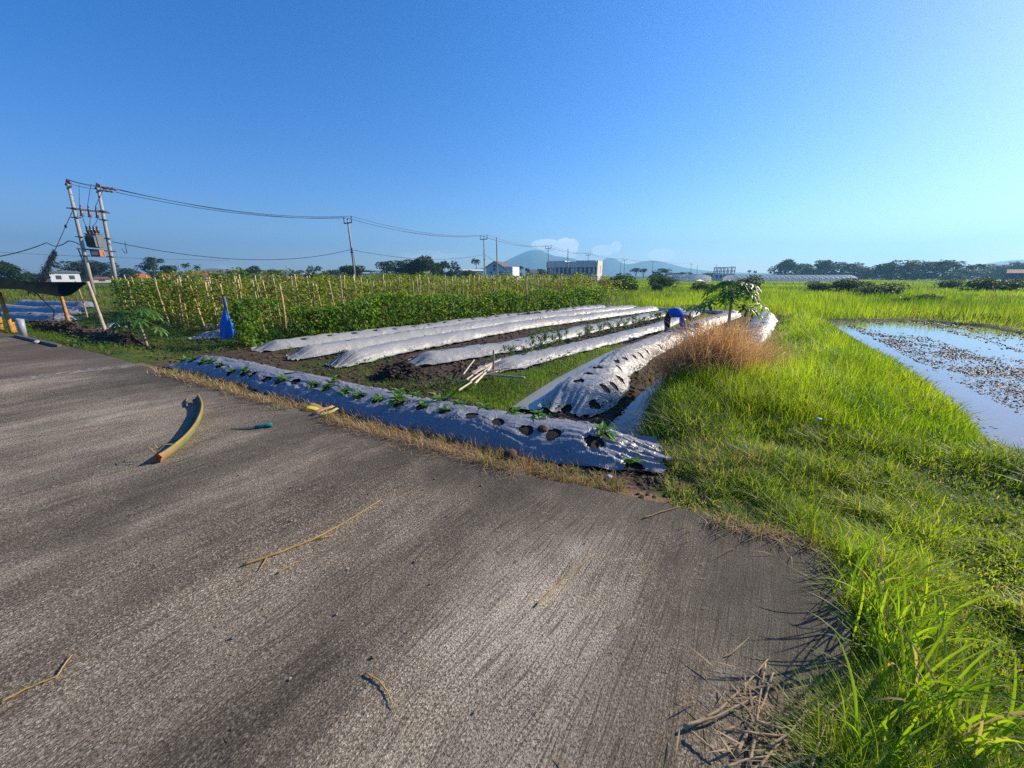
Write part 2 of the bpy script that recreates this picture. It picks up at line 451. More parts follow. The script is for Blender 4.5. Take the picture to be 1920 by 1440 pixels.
    c = k.mix(k.math('MULTIPLY', grit, .6), c, (.55, .53, .5))
    # the dark edge zone near the planted side is broken up by noise
    hgt = k.math('ADD', k.math('MULTIPLY', streak, k.math('SUBTRACT', 1.1, worn)), k.math('ADD', k.math('MULTIPLY', streak2, .5), k.math('MULTIPLY', v1.outputs['Distance'], k.math('MULTIPLY_ADD', worn, .35, .1))))
    hgt = k.math('ADD', hgt, k.math('ADD', k.math('MULTIPLY', fine, .4), k.math('MULTIPLY', sp1, 1.2)))
    nr = k.bump(hgt, 1.0, .010, k.bump(patch, .25, .05))
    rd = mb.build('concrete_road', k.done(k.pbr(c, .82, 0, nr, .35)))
    tag(rd, kind='structure')
make_road()
SKY_SAT = 1.36; SKY_HUE = .512; CLOUD = (8.5, 8.8, 9.4); EXPOSURE = 0.86
HAZE = .00048; HAZECOL = (.28, .64, 1.0); HAZEG = .3
DENOISE = False
# ------------------------------------------------------------------ mulched planting beds
def plastic_mat(name, base, metal, rough, rot=AZ, bst=.30):
    k = NT(name); o = k.obj()
    dirt = k.ramp(k.noise(o, 5, 6, .7), .52, .78, 0, .55)
    c = k.mix(dirt, base, (.16, .125, .09))
    def crease(vec, scale, wdt, det=3):
        n_ = k.noise(vec, scale, det, .5, .6)
        return k.ramp(k.math('ABSOLUTE', k.math('SUBTRACT', n_, .5)), wdt, 0.0)
    r = k.map(o, (1, 1, 1), (0, 0, rot))
    c1 = crease(k.map(r, (3.2, .9, 2.5)), 1.0, .035); c2 = crease(k.map(r, (2.2, 5.5, 4)), 1.0, .030); c3 = crease(k.map(o, (9, 9, 9)), 1.0, .05); c4 = crease(k.map(r, (16, 6, 12), loc=(4, 2, 1)), 1.0, .06, 2)
    hh = k.math('ADD', k.math('ADD', k.math('MULTIPLY', c1, 1.0), k.math('MULTIPLY', c2, .8)), k.math('ADD', k.math('MULTIPLY', c3, .22), k.math('MULTIPLY', c4, .15)))
    nr = k.bump(hh, bst, .016, k.bump(k.noise(k.map(r, (30, 9, 20)), 1, 3, .6), .2, .006))
    return k.done(k.pbr(c, k.math('MULTIPLY_ADD', dirt, .35, rough), metal, nr, .4))
M['plastic'] = plastic_mat('silver_mulch_film', (.30, .30, .295), .0, .46)
M['plastic_dark'] = plastic_mat('worn_mulch_film', (.225, .23, .25), .12, .40, math.radians(118), .34)

def ridge(x, y, seed):
    n = vn(x, y, seed)
    return np.clip(1 - np.abs(2 * n - 1) * 3.4, 0, 1) ** 1.2

def resample(path, step):
    path = np.asarray(path, float)
    seg = np.hypot(*np.diff(path, axis=0).T); s = np.concatenate([[0], np.cumsum(seg)])
    L = s[-1]; n = max(4, int(L / step)); t = np.linspace(0, L, n + 1)
    X = np.interp(t, s, path[:, 0]); Y = np.interp(t, s, path[:, 1])
    w = max(1, int(.5 / step))                                     # soften the corners
    kx = np.ones(2 * w + 1) / (2 * w + 1)
    X = np.convolve(np.concatenate([[2 * X[0] - X[j] for j in range(w, 0, -1)], X, [2 * X[-1] - X[-1 - j] for j in range(1, w + 1)]]), kx, 'valid')
    Y = np.convolve(np.concatenate([[2 * Y[0] - Y[j] for j in range(w, 0, -1)], Y, [2 * Y[-1] - Y[-1 - j] for j in range(1, w + 1)]]), kx, 'valid')
    return t, X, Y

BEDS = []
def make_bed(label, path, zb, width, height, du, dv, holes, seed, mat, group=None, wr=.009, gather=(1, 1), taper=(.5, .5), hump=None):
    t, X, Y = resample(path, du); L = t[-1]; nu = len(t)
    tx = np.gradient(X, t); ty = np.gradient(Y, t); q = np.hypot(tx, ty); tx /= q; ty /= q
    rx, ry = ty, -tx                                                # right-hand side of the run
    nv = int(width * 1.25 / dv) + 1
    vv = np.linspace(-1.06, 1.06, nv)
    S, V = np.meshgrid(t, vv, indexing='ij'); hw = width / 2
    keep = np.ones((nu - 1, nv - 1), bool)
    hl = np.zeros_like(S)
    Sc = (S[:-1, :-1] + S[1:, 1:]) / 2; Vc = (V[:-1, :-1] + V[1:, 1:]) / 2
    r0 = RS(seed)
    for (hs, hv, hr) in holes:
        i0 = max(0, int((hs - .4) / (t[1] - t[0]))); i1 = min(nu, int((hs + .4) / (t[1] - t[0])) + 2)
        ph = r0.uniform(0, 6, 3); el = r0.uniform(.8, 1.05)
        def rad(ds, dl):
            a = np.arctan2(dl, ds); return hr * (1 + .10 * np.sin(2 * a + ph[0]) + .06 * np.sin(3 * a + ph[1]) + .03 * np.sin(7 * a + ph[2]))
        ds = S[i0:i1] - hs; dl = (V[i0:i1] - hv) * hw / el; d = np.hypot(ds, dl) + 1e-9; R = rad(ds, dl)
        m = np.abs(d - R) < .62 * max(du, dv)
        k = np.where(m, R / d, 1)
        S[i0:i1] = hs + ds * k; V[i0:i1] = hv + dl * k * el / hw
        hl[i0:i1] += np.exp(-np.maximum(d - R, 0) / .05) * (d < .35)
        j1 = min(i1, nu - 1)
        dsc = Sc[i0:j1] - hs; dlc = (Vc[i0:j1] - hv) * hw / el
        keep[i0:j1] &= ~(np.hypot(dsc, dlc) < rad(dsc, dlc) * .98)
    def surf(S, V, soil):
        cx = np.interp(S, t, X); cy = np.interp(S, t, Y); nx = np.interp(S, t, rx); ny = np.interp(S, t, ry)
        sx = np.interp(S, t, tx); sy = np.interp(S, t, ty)
        e0 = S; e1 = L - S
        hf = sst(-.02, taper[0], e0) ** .75 * sst(-.02, taper[1], e1) ** .75
        wv = 1 + .12 * (fbm(S * .8, V * 0 + seed, seed, 3) - .5) * 2
        hh = height * (1 + .22 * (fbm(S * .7, V * .6 + 5, seed + 3, 3) - .5) * 2)
        if hump is not None: hh = hh * np.interp(S, hump[0], hump[1])
        a = np.clip(np.abs(V), 0, 1)
        prof = (1 - a ** 2.5) ** .85
        wf = (1 - (.10 + .12 * gather[0]) * (1 - sst(-.1, .6, e0))) * (1 - (.10 + .12 * gather[1]) * (1 - sst(-.1, .6, e1)))
        if hump is not None and len(hump) > 2: wf = wf * np.interp(S, hump[0], hump[2])
        z = hh * prof * hf + .025 * sst(.92, 1.06, np.abs(V)) * (fbm(S * 6, V * 3, seed + 9, 2)) * 2
        lat = V * hw * wv * wf
        lat = lat + .05 * sst(.75, 1.06, np.abs(V)) * np.sign(V) * (fbm(S * 2.2, V, seed + 5, 4) - .5) * 2
        if soil:
            d = -.03 + .02 * (fbm(S * 9, V * 6, seed + 1, 4) - .5)
        else:
            m1 = fbm(S * .9, V * 1.2, seed + 11, 2); m2 = fbm(S * 1.1 + 40, V * 1.1, seed + 12, 2)
            warp = fbm(S * 1.6, V * 1.6, seed + 21, 3)
            d = (fbm(S * 1.7, V * 2.2, seed + 2, 3) - .5) * .9
            d = d + ridge(S * 7.0 + V * 3 * (warp - .2) * 3, V * 1.1 + warp * 2, seed + 4) * sst(.40, .56, m1) * 1.2
            d = d + ridge(S * 1.1 + warp * 2, V * 6.0 * hw * 2 + S * 1.2 * (m2 - .5) * 3, seed + 6) * sst(.38, .55, m2) * 1.2
            d = d + ridge(S * 15 + warp * 3, V * 3 + S * 3, seed + 8) * .30 + ridge(S * 3.2 - V * 5 + warp * 4, V * 2 + S * 4 * (m1 - .5), seed + 41) * .7 * sst(.45, .6, fbm(S * .6 + 9, V + 3, seed + 42, 2))
            d = d * wr
            for e, g in ((e0, gather[0]), (e1, gather[1])):
                f = np.exp(-np.maximum(e, 0) / .38) * g
                ph = V * 9 + 2.2 * fbm(V * 3, e * 1.2, seed + 13, 3) + S * .6
                d = d + f * .075 * (np.abs(np.sin(ph * 1.7)) - .5) * (.35 + fbm(V * 5, e * .5, seed + 14, 2)) * np.sqrt(np.clip(e / .12, .25, 1))
                d = d + f * .014 * np.sin(ph * 4.3 + 2)
        slope = np.clip(-np.sign(V) * 2.1 * a ** 1.5 * height / hw, -3, 3)
        nl = 1 / np.sqrt(1 + slope ** 2)
        z = z + d * nl; lat = lat + d * (-slope) * nl * .9 * 1.0
        # the end skirts spread a little along the run
        rag0 = np.exp(-np.maximum(e0, 0) / .22) * ((fbm(V * 2.6 + 3, V * 0 + 1, seed + 31, 4) - .5) * .26 - .10 * gather[0] * (1 - np.abs(V)))
        rag1 = np.exp(-np.maximum(e1, 0) / .22) * ((fbm(V * 2.6 + 9, V * 0 + 2, seed + 32, 4) - .5) * .26 - .10 * gather[1] * (1 - np.abs(V)))
        al_ = rag0 - rag1 * 1.0 if not soil else -(.05 * np.exp(-e1 / .3)) + .05 * np.exp(-e0 / .3)
        x = cx + nx * lat + sx * al_; y = cy + ny * lat + sy * al_
        zbase = zb(x, y) if callable(zb) else zb
        return np.stack([x, y, z + zbase], -1)
    Pp = surf(S, V, False)
    Pp[..., 2] -= .02 * np.clip(hl, 0, 1) * (wr > 0)
    i = np.arange(nu - 1)[:, None] * nv + np.arange(nv - 1)[None, :]
    qd = np.stack([i, i + nv, i + nv + 1, i + 1], -1)[keep]
    mid = len(t) // 2
    loc = (float(X[mid]), float(Y[mid]), float(zb(X[mid:mid + 1], Y[mid:mid + 1])[0]) if callable(zb) else zb)
    root = thing('planting_bed', label, 'planting bed', loc, group)
    used = np.unique(qd); remap = np.full(nu * nv, -1); remap[used] = np.arange(len(used))
    MB().add(Pp.reshape(-1, 3)[used], remap[qd]).build('plastic_sheet', mat, root, True, loc)
    st = max(du, .06); t2 = np.linspace(0.02, L - .02, max(4, int(L / st))); v2 = np.linspace(-1.0, 1.0, max(8, int(width / st)))
    S2, V2 = np.meshgrid(t2, v2, indexing='ij')
    Ps = surf(S2, V2, True); n2 = len(v2)
    i = np.arange(len(t2) - 1)[:, None] * n2 + np.arange(n2 - 1)[None, :]
    MB().add(Ps.reshape(-1, 3), np.stack([i, i + n2, i + n2 + 1, i + 1], -1).reshape(-1, 4), None, (.035, .027, .02)).build('soil_mound', M['soil'], root, True, loc)
    def locate(px, py, z):
        p = P(px, py, z); d = np.hypot(X - p[0], Y - p[1]); j = int(np.argmin(d))
        return float(t[j]), float(((p[0] - X[j]) * rx[j] + (p[1] - Y[j]) * ry[j]) / hw)
    def at(s, v):
        return surf(np.array([[s]]), np.array([[v]]), True)[0, 0]
    info = dict(root=root, locate=locate, at=at, L=L)
    BEDS.append(info)
    return info

def near_edge_to_center(edge, w):
    edge = np.asarray(edge); t = np.gradient(edge, axis=0); t /= np.hypot(t[:, 0], t[:, 1])[:, None]
    return edge + np.stack([-t[:, 1], t[:, 0]], 1) * w / 2

# the long dark bed along the road
b1c = near_edge_to_center(bed1_edge, .86)
def bed_probe(path):
    t, X, Y = resample(path, .02); tx = np.gradient(X, t); ty = np.gradient(Y, t)
    def loc(px, py, z, hw):
        p = P(px, py, z); j = int(np.argmin(np.hypot(X - p[0], Y - p[1])))
        return float(t[j]), float(np.clip(((p[0] - X[j]) * ty[j] - (p[1] - Y[j]) * tx[j]) / hw, -.8, .8))
    return loc
pr1 = bed_probe(b1c)
c7 = lambda x, y: (260 + x / 3.84, 560 + y / 3.84)
c8 = lambda x, y: (720 + x / 3.2, 560 + y / 3.2)
near_row = [(c7(310, 397), 1), (c7(372, 413), 1), (c7(450, 427), 1), (c7(512, 433), 1), (c7(580, 452), 1), (c7(648, 480), 1), (c7(748, 497), 1), (c7(825, 507), 0), (c7(920, 533), 0),
            (c7(1010, 547), 1), (c7(1130, 562), 0), (c7(1250, 590), 1), (c7(1345, 612), 1), (c7(1468, 640), 1), (c7(1575, 664), 1), (c7(1712, 690), 1), (c7(1868, 716), 1),
            (c8(80, 600), 1), (c8(225, 625), 1), (c8(360, 652), 1), (c8(525, 680), 0), (c8(682, 712), 0), (c8(860, 752), 0), (c8(1018, 775), 0), (c8(1270, 812), 0), (c8(1505, 885), 1)]
far_row = [(c7(480, 384), 0), (c7(1080, 508), 0), (c7(1410, 570), 1), (c8(100, 537), 1), (c8(210, 560), 1), (c8(340, 590), 1), (c8(450, 606), 1), (c8(610, 636), 1), (c8(775, 662), 1), (c8(930, 690), 1), (c8(1315, 775), 1)]
HR = .078
h1 = []; seeds1 = []
for lst in (near_row, far_row):
    for (px, py), sd in lst:
        s, v = pr1(px, py, .15, .43)
        rr = HR * (1.15 if (px > 1100 and px < 1130) else 1.1 if px > 1180 else 1.0)
        h1.append((s, v, rr)); seeds1.append((s, v, sd, lst is near_row))
sn, vnq = pr1(893, 815, .02, .43)
bed1 = make_bed('long dark blue-grey plastic bed beside the concrete road, full of seedlings', b1c, lambda x, y: H(x, y) * 0 - .10, .84, .205, .016, .016, h1, 101, M['plastic_dark'],
                wr=.016, gather=(.7, 1.3), taper=(.7, .75))

# seedlings growing out of the holes
def leaves(mb, base, d, up, Ln, Wd, col, droop=.25, fold=.18):
    base = np.asarray(base, float); n = len(base)
    d = d / (np.linalg.norm(d, axis=1)[:, None] + 1e-9)
    s = np.cross(d, up); s /= (np.linalg.norm(s, axis=1)[:, None] + 1e-9); u = np.cross(s, d)
    Ln = np.broadcast_to(Ln, (n,))[:, None]; Wd = np.broadcast_to(Wd, (n,))[:, None]
    mid = base + d * Ln * .42 - u * Ln * droop * .15
    l = mid + s * Wd * .5 + u * Wd * fold; r = mid - s * Wd * .5 + u * Wd * fold
    tip = base + d * Ln - u * Ln * droop
    V = np.stack([base, l, mid, r, tip], 1).reshape(-1, 3)
    k = np.arange(n)[:, None] * 5
    T = np.concatenate([k + np.array([[0, 2, 1]]), k + np.array([[0, 3, 2]]), k + np.array([[1, 2, 4]]), k + np.array([[2, 3, 4]])])
    mb.add(V, None, T, np.repeat(np.broadcast_to(col, (n, 3)), 5, axis=0))

def rdir(rr, n, zlo=-.3, zhi=1.0):
    a = rr.uniform(0, 2 * PI, n); z = rr.uniform(zlo, zhi, n); c = np.sqrt(np.clip(1 - z * z, 0, 1))
    return np.stack([c * np.cos(a), c * np.sin(a), z], 1)

def gcol(rr, n, a, b):
    f = rr.uniform(0, 1, (n, 1)); return np.array(a) * (1 - f) + np.array(b) * f

def seedling_mesh(seed, size=1.0, nl=11):
    rr = RS(seed); mb = MB()
    base = np.stack([rr.normal(0, .012, nl), rr.normal(0, .012, nl), rr.uniform(.0, .05, nl)], 1) * size
    d = rdir(rr, nl, .05, .8)
    leaves(mb, base, d, np.tile([0, 0, 1.], (nl, 1)), rr.uniform(.06, .115, nl) * size, rr.uniform(.035, .055, nl) * size, gcol(rr, nl, (.05, .16, .02), (.16, .32, .05)), .35)
    mb.tube([(0, 0, -.05), (0, 0, .05 * size)], .005, 5, (.12, .2, .05))
    return mb
SEED = [seedling_mesh(60 + i, 1.0 + .12 * i, 9 + 2 * i) for i in range(4)]
seed_proto = []
def place_seedling(i, p, rz, sc_, label, group):
    if len(seed_proto) <= i:
        o = SEED[i].build('seedling', M['leaf']); seed_proto.append(o)
    else:
        o = seed_proto[i].copy(); COL.objects.link(o)
    o.location = p; o.rotation_euler = (0, 0, rz); o.scale = (sc_,) * 3
    tag(o, label, 'seedling', group); return o
rs = RS(8)
near_s = sorted([q for q in seeds1 if q[2] and q[3]], key=lambda q: -q[0]); far_s = sorted([q for q in seeds1 if q[2] and not q[3]], key=lambda q: -q[0])
for lst, row in ((near_s, 'road-side row'), (far_s, 'field-side row')):
    for j, (s, v, _, _) in enumerate(lst):
        p = bed1['at'](s, v); p[2] += .012
        place_seedling(min(len(seed_proto), 3) if len(seed_proto) < 4 else rs.randint(4), p, rs.uniform(0, 6), rs.uniform(.8, 1.2),
                       '%s green seedling from the gathered end in the %s of the dark bed' % (ORD[j], row), 'seedlings in the dark bed')
# clod lying on the sheet
def clod_mesh(mb, c, r, rr, col, sq=.7, n=7):
    v = []; 
    for i in range(n):
        th = PI * (i + .5) / n
        for k in range(n + 2):
            ph = 2 * PI * k / (n + 2)
            v.append((math.sin(th) * math.cos(ph), math.sin(th) * math.sin(ph), math.cos(th)))
    v = np.array(v); o = rr.uniform(0, 50)
    f = .75 + .5 * fbm(v[:, 0] * 1.6 + o, v[:, 1] * 1.6 + v[:, 2] * 1.3, 3, 3)
    v = v * f[:, None] * r; v[:, 2] *= sq
    m = n + 2
    q = [[i * m + k, (i + 1) * m + k, (i + 1) * m + (k + 1) % m, i * m + (k + 1) % m] for i in range(n - 1) for k in range(m)]
    nvt = len(v); v = np.vstack([v, v[:m].mean(0), v[-m:].mean(0)])
    t = [[nvt, k, (k + 1) % m] for k in range(m)] + [[nvt + 1, (n - 1) * m + (k + 1) % m, (n - 1) * m + k] for k in range(m)]
    mb.add(v + np.array(c), q, t, col)
s, v = pr1(*c8(948, 748), .17, .43); p = bed1['at'](s, v)
mb = MB(); clod_mesh(mb, (0, 0, .03), .055, RS(3), (.075, .045, .03)); tag(mb.build('soil_clod', M['soil'], None, True, None), 'brown soil clod resting between two empty holes of the dark bed', 'clod').location = p
p = P(1158 - 190, 858, -.06)
mb = MB(); clod_mesh(mb, (0, 0, .03), .07, RS(5), (.10, .06, .04)); tag(mb.build('soil_clod', M['soil'], None, True, None), 'reddish brown clod in the dry straw at the road edge', 'clod').location = P(957, 857, -.05)

# beds running away into the field
def zfield(x, y): return H(x, y) * 0 - .33
def auto_holes(L, seed, rows=(-.3, .3), step=.62, r=.085, start=.8):
    rr = RS(seed); out = []
    for k, v in enumerate(rows):
        s = start + k * step * .5
        while s < L - .6:
            out.append((s + rr.uniform(-.04, .04), v + rr.uniform(-.05, .05), r * rr.uniform(.85, 1.15))); s += step
    return out
def plen(p): return float(np.sum(np.hypot(*np.diff(np.asarray(p), axis=0).T)))
ZB = -.33
def pp(*pts): return np.array([P(x, y, ZB)[:2] for x, y in pts])
G = 'silver mulched beds in the field'
def shift(path, d):
    path = np.asarray(path, float); t = path[-1] - path[0]; t /= np.hypot(*t)
    return path + np.array([t[1], -t[0]]) * d
pA1 = shift(pp((492, 661), (760, 625), (960, 599), (1142, 578)), -.37)
pA2 = shift(pp((560, 676), (760, 640), (1000, 601), (1202, 579)), -.37)
pA3 = shift(pp((650, 691), (760, 661), (985, 618), (1240, 582)), -.37)
pA4 = shift(pp((790, 688), (985, 655), (1120, 622), (1290, 584)), -.37)
pA5 = shift(pp((945, 700), (1157, 645), (1251, 618), (1318, 588)), -.40)
pB = np.array([P(*q, ZB)[:2] for q in [(1060, 772), (1104, 735), (1150, 697), (1192, 668), (1255, 640), (1320, 612), (1378, 591)]])
pC = np.array([P(*q, ZB)[:2] for q in [(1388, 692), (1405, 660), (1418, 630), (1434, 600)]])
make_bed('silver mulched bed farthest from the road, beside the leafy hedge', pA1, zfield, 0.8, 0.215, .04, .035, auto_holes(plen(pA1), 1, (-.25, .3), .75), 11, M['plastic'], G)
make_bed('silver mulched bed with gathered end, second from the leafy hedge', pA2, zfield, 0.8, 0.225, .04, .035, auto_holes(plen(pA2), 2, (-.2,), .8), 22, M['plastic'], G, gather=(1.3, 1))
make_bed('silver mulched bed with fanned folds at its end, third from the hedge', pA3, zfield, 0.82, 0.24, .035, .03, auto_holes(plen(pA3), 3, (-.35,), 1.6), 33, M['plastic'], G, gather=(1.5, 1))
make_bed('silver mulched bed behind the dark soil heap, fourth from the hedge', pA4, zfield, 0.82, 0.21, .035, .03, auto_holes(plen(pA4), 4, (-.2,), .62), 44, M['plastic'], G)
make_bed('pale creased mulched bed whose end lies under the bamboo pile', pA5, zfield, 0.76, 0.17, .03, .028, [], 55, M['plastic'], G, wr=.014, gather=(1.2, 1))
prB = bed_probe(pB)
hB = []
for q in [(1100, 532), (1170, 472), (1222, 432), (1283, 400), (1300, 533), (1343, 483), (1402, 456), (1442, 420), (1240, 597), (1415, 357), (1468, 340), (1525, 318), (1610, 278), (1440, 380), (1690, 245), (1570, 300)]:
    s, v = prB(*c8(*q), .02, .6); hB.append((s, v, .088 if s < 3 else .08))
for s in np.arange(7.0, plen(pB) - .8, .62): hB += [(s, -.3, .085), (s + .3, .25, .085)]
make_bed('wide bright bed with two rows of empty holes next to the water channel', pB, zfield, .96, .31, .022, .022, hB, 66, M['plastic'], G, wr=.014, gather=(.5, .8), taper=(.75, .6),
         hump=([0, 1.0, 1.9, 2.35, 2.9, 20], [.95, 1.08, 1.05, .85, .95, 1.0], [1.0, 1.1, 1.05, .86, .9, .85]))
prC = bed_probe(pC)
hC = []
for s in np.arange(1.0, plen(pC) - .8, .6): hC += [(s, -.35, .08), (s + .28, .1, .08)]
make_bed('bright rounded bed behind the brown reeds, nearest the paddy', pC, zfield, .92, .36, .035, .03, hC, 77, M['plastic'], G, gather=(.6, .4), taper=(.6, .35))

# dark beds beyond the shade net at the far left
for j, (a, b, lab) in enumerate([((-30, 592), (126, 598), 'dark blue bed beyond the shade net, lowest of three'), ((-30, 577), (150, 585), 'dark blue bed beyond the shade net, middle of three'), ((40, 568), (170, 573), 'dark blue bed beyond the shade net, topmost of three')]):
    pl = np.array([P(*a, -.2)[:2], P((a[0] + b[0]) / 2, (a[1] + b[1]) / 2, -.2)[:2], P(*b, -.2)[:2]])
    make_bed(lab, pl, lambda x, y: H(x, y) * 0 - .3, 1.0, .34, .07, .06, auto_holes(plen(pl), 90 + j, (-.3, .3), .8), 200 + j, M['plastic_dark'], 'dark beds beyond the shade net')
# flat silver strips near the bean rows and along the far end
for j, (a, b, w, lab) in enumerate([((380, 636), (440, 622), .9, 'short silver strip at the foot of the blue tarp'), ((203, 618), (262, 603), .8, 'short silver strip behind the small papaya'),
                                    ((392, 618), (432, 606), 1.0, 'grey mulch strip between the yellow bamboo stakes')]):
    pl = pp(a, ((a[0] + b[0]) / 2, (a[1] + b[1]) / 2), b)
    make_bed(lab, pl, zfield, w, .16, .05, .05, [], 300 + j, M['plastic'], 'short mulch strips by the bean rows')
pl = np.array([P(*q, -.3)[:2] for q in [(1045, 573), (1130, 577), (1220, 580), (1300, 583), (1372, 588)]])
make_bed('thin silver strip lying across the far ends of the beds', pl, lambda x, y: H(x, y) * 0 - .32, .5, .14, .06, .05, [], 333, M['plastic'])

# ------------------------------------------------------------------ chilli plants between the two middle beds
def chilli(seed):
    rr = RS(seed); st = MB(); fo = MB(); h = rr.uniform(.32, .48)
    tips = []
    for b in range(rr.randint(4, 7)):
        a = rr.uniform(0, 2 * PI); l = rr.uniform(.08, .18); z0 = rr.uniform(.3, .6) * h
        p1 = (math.cos(a) * l, math.sin(a) * l, min(h, z0 + rr.uniform(.08, .2)))
        st.tube([(0, 0, z0), (p1[0] * .5, p1[1] * .5, z0 + .06), p1], [.004, .003, .002], 4, (.10, .15, .04)); tips.append(((0, 0, z0), p1))
    st.tube([(0, 0, -.04), (.01, 0, h * .5), (0, .01, h)], [.007, .005, .003], 5, (.13, .16, .06)); tips.append(((0, 0, h * .4), (0, .01, h)))
    n = 46; ids = rr.randint(0, len(tips), n); f = rr.uniform(.35, 1.05, n)
    A = np.array([tips[i][0] for i in ids]); B = np.array([tips[i][1] for i in ids])
    base = A + (B - A) * f[:, None]
    leaves(fo, base, rdir(rr, n, -.5, .5), np.tile([0, 0, 1.], (n, 1)), rr.uniform(.06, .11, n), rr.uniform(.025, .042, n), gcol(rr, n, (.04, .11, .02), (.13, .24, .05)), .4)
    return st, fo
CH = []
for i in range(4):
    st, fo = chilli(400 + i)
    t = thing('chilli_plant', 'spindly chilli plant', 'plant'); st.build('stem', M['leaf'], t); fo.build('foliage', M['leaf'], t); CH.append(t)
rs = RS(12)
pa = np.array(P(950, 682, ZB)[:2]); pb_ = np.array(P(1300, 586, ZB)[:2])
for j in range(58):
    f = (j / 57.0) ** 1.0
    q = pa + (pb_ - pa) * f + np.array([rs.normal(0, .12), rs.normal(0, .12)])
    lab = ('%s chilli plant from the bamboo pile in the row between two silver beds' % ORD[j]) if j < 12 else 'small chilli plant in the far part of the row between two silver beds'
    if j < 4: t = CH[j]; t.location = (q[0], q[1], -.30); t['label'] = lab; t['group'] = 'chilli plants between the beds'; t.rotation_euler = (0, 0, rs.uniform(0, 6))
    else: copy_tree(CH[rs.randint(4)], None, (q[0], q[1], -.30), rs.uniform(0, 6), rs.uniform(.9, 1.35), lab, 'chilli plants between the beds')

# ------------------------------------------------------------------ grass and other ground cover
def blades(mb, x, y, z, h, w, lean, col, segs=2, rr=None, az=None, tipy=0.0):
    n = len(x); rr = rr or RS(1)
    az = rr.uniform(0, 2 * PI, n) if az is None else az
    fa = az + PI / 2 + rr.normal(0, .5, n)
    out = []; cc = []
    sx, sy = np.cos(fa), np.sin(fa)
    for i in range(segs + 1):
        t = i / segs
        off = lean * h * t ** 1.9
        px = x + np.cos(az) * off; py = y + np.sin(az) * off
        pz = z + h * (t - .30 * np.clip(lean, 0, 1.6) * t ** 2.6)
        if i < segs:
            ww = w * .5 * (1 - .55 * t ** 1.6) * (.75 if i == 0 else 1)
            out += [np.stack([px - sx * ww, py - sy * ww, pz], 1), np.stack([px + sx * ww, py + sy * ww, pz], 1)]
        else: out.append(np.stack([px, py, pz], 1))
        c = col * (1 - tipy * t) + np.array([.30, .24, .08]) * tipy * t
        cc += [c, c] if i < segs else [c]
    m = 2 * segs + 1
    V = np.stack(out, 1).reshape(-1, 3); C = np.stack(cc, 1).reshape(-1, 3)
    b = np.arange(n)[:, None] * m
    Q = np.concatenate([b + np.array([[2 * i, 2 * i + 1, 2 * i + 3, 2 * i + 2]]) for i in range(segs - 1)]) if segs > 1 else None
    T = b + np.array([[2 * segs - 2, 2 * segs - 1, 2 * segs]])
    mb.add(V, Q, T, C)

def polar(rr, n, r0, r1, a0, a1, p=0.0):
    u = rr.uniform(0, 1, n)
    r = np.exp(np.log(r0) + u * (np.log(r1) - np.log(r0)))
    a = np.radians(rr.uniform(a0, a1, n))
    return r * np.sin(a), r * np.cos(a), r

def lerp3(f, a, b): return np.array(a) * (1 - f[:, None]) + np.array(b) * f[:, None]

# bright tall grass along the bank
rr = RS(31); mb = MB()
x, y, r = polar(rr, 150000, 3.2, 26, 18, 66)
d = sdf(bank_poly, x, y); dr = sdf(road_poly, x, y)
tall = sst(2.6, 5.2, y + .25 * (x - 4)) * (1 - sst(-.5, .1, d) * .5)
ok = (d < .05) & (rr.uniform(0, 1, len(x)) < .35 + .65 * tall) & (tall > .12)
x, y, r, tall, d = x[ok], y[ok], r[ok], tall[ok], d[ok]
z = H(x, y)
hn = fbm(x * 1.3, y * 1.3, 5)
dpw = sdf(paddy_poly, x, y)
reed = np.exp(-(((x - 4.2) / 1.3) ** 2 + ((y - 8.0) / 1.5) ** 2))
h = (.10 + .42 * tall * (.45 + 1.1 * hn)) * rr.uniform(.55, 1.2, len(x)) * (1 - .6 * reed) * (.30 + .70 * sst(.1, 1.3, dpw)) * np.where(y > 7.5, .22 + .78 * sst(.1, 1.1, -d), 1)
cn = fbm(x * .9, y * .9, 6)
col = lerp3(np.clip(cn * 1.6 - .3 + rr.normal(0, .28, len(x)), 0, 1), (.08, .20, .006), (.36, .50, .015))
brown = rr.uniform(0, 1, len(x)) < .05
col[brown] = gcol(rr, brown.sum(), (.25, .2, .1), (.42, .36, .2))
kp = rr.uniform(0, 1, len(x)) < .30 + 1.1 * sst(.38, .60, fbm(x * 4.5, y * 4.5, 18, 2))
blades(mb, x[kp], y[kp], z[kp] - .02, h[kp], (.0034 + .00085 * r[kp]) * rr.uniform(.6, 1.5, kp.sum()), rr.uniform(.1, .8, kp.sum()), col[kp], 2, rr)
tag(mb.build('bank_grass', M['grass']), 'tall bright green grass on the bank beside the flooded paddy', 'grass', kind='stuff')

# low turf between the road corner and the paddy
rr = RS(32); mb = MB()
x, y, r = polar(rr, 260000, .9, 14, 15, 84)
d = sdf(bank_poly, x, y); dr = sdf(road_poly, x, y)
ok = (d < .1) & (dr > -.03)
x, y, r, dr = x[ok], y[ok], r[ok], dr[ok]
cl = fbm(x * 2.2, y * 2.2, 15)
ok = rr.uniform(0, 1, len(x)) < .75 + 1.0 * sst(.35, .6, cl)
x, y, r, cl = x[ok], y[ok], r[ok], cl[ok]
z = H(x, y)
h = (.05 + .16 * sst(.35, .75, cl)) * rr.uniform(.4, 1.3, len(x))
col = lerp3(np.clip(fbm(x * 1.1, y * 1.1, 16) * 1.6 - .3 + rr.normal(0, .2, len(x)), 0, 1), (.075, .17, .008), (.33, .43, .025))
brown = rr.uniform(0, 1, len(x)) < .08 + .30 * sst(.5, .68, fbm(x * .9, y * .9, 19))
col[brown] = gcol(rr, brown.sum(), (.24, .18, .09), (.50, .42, .25))
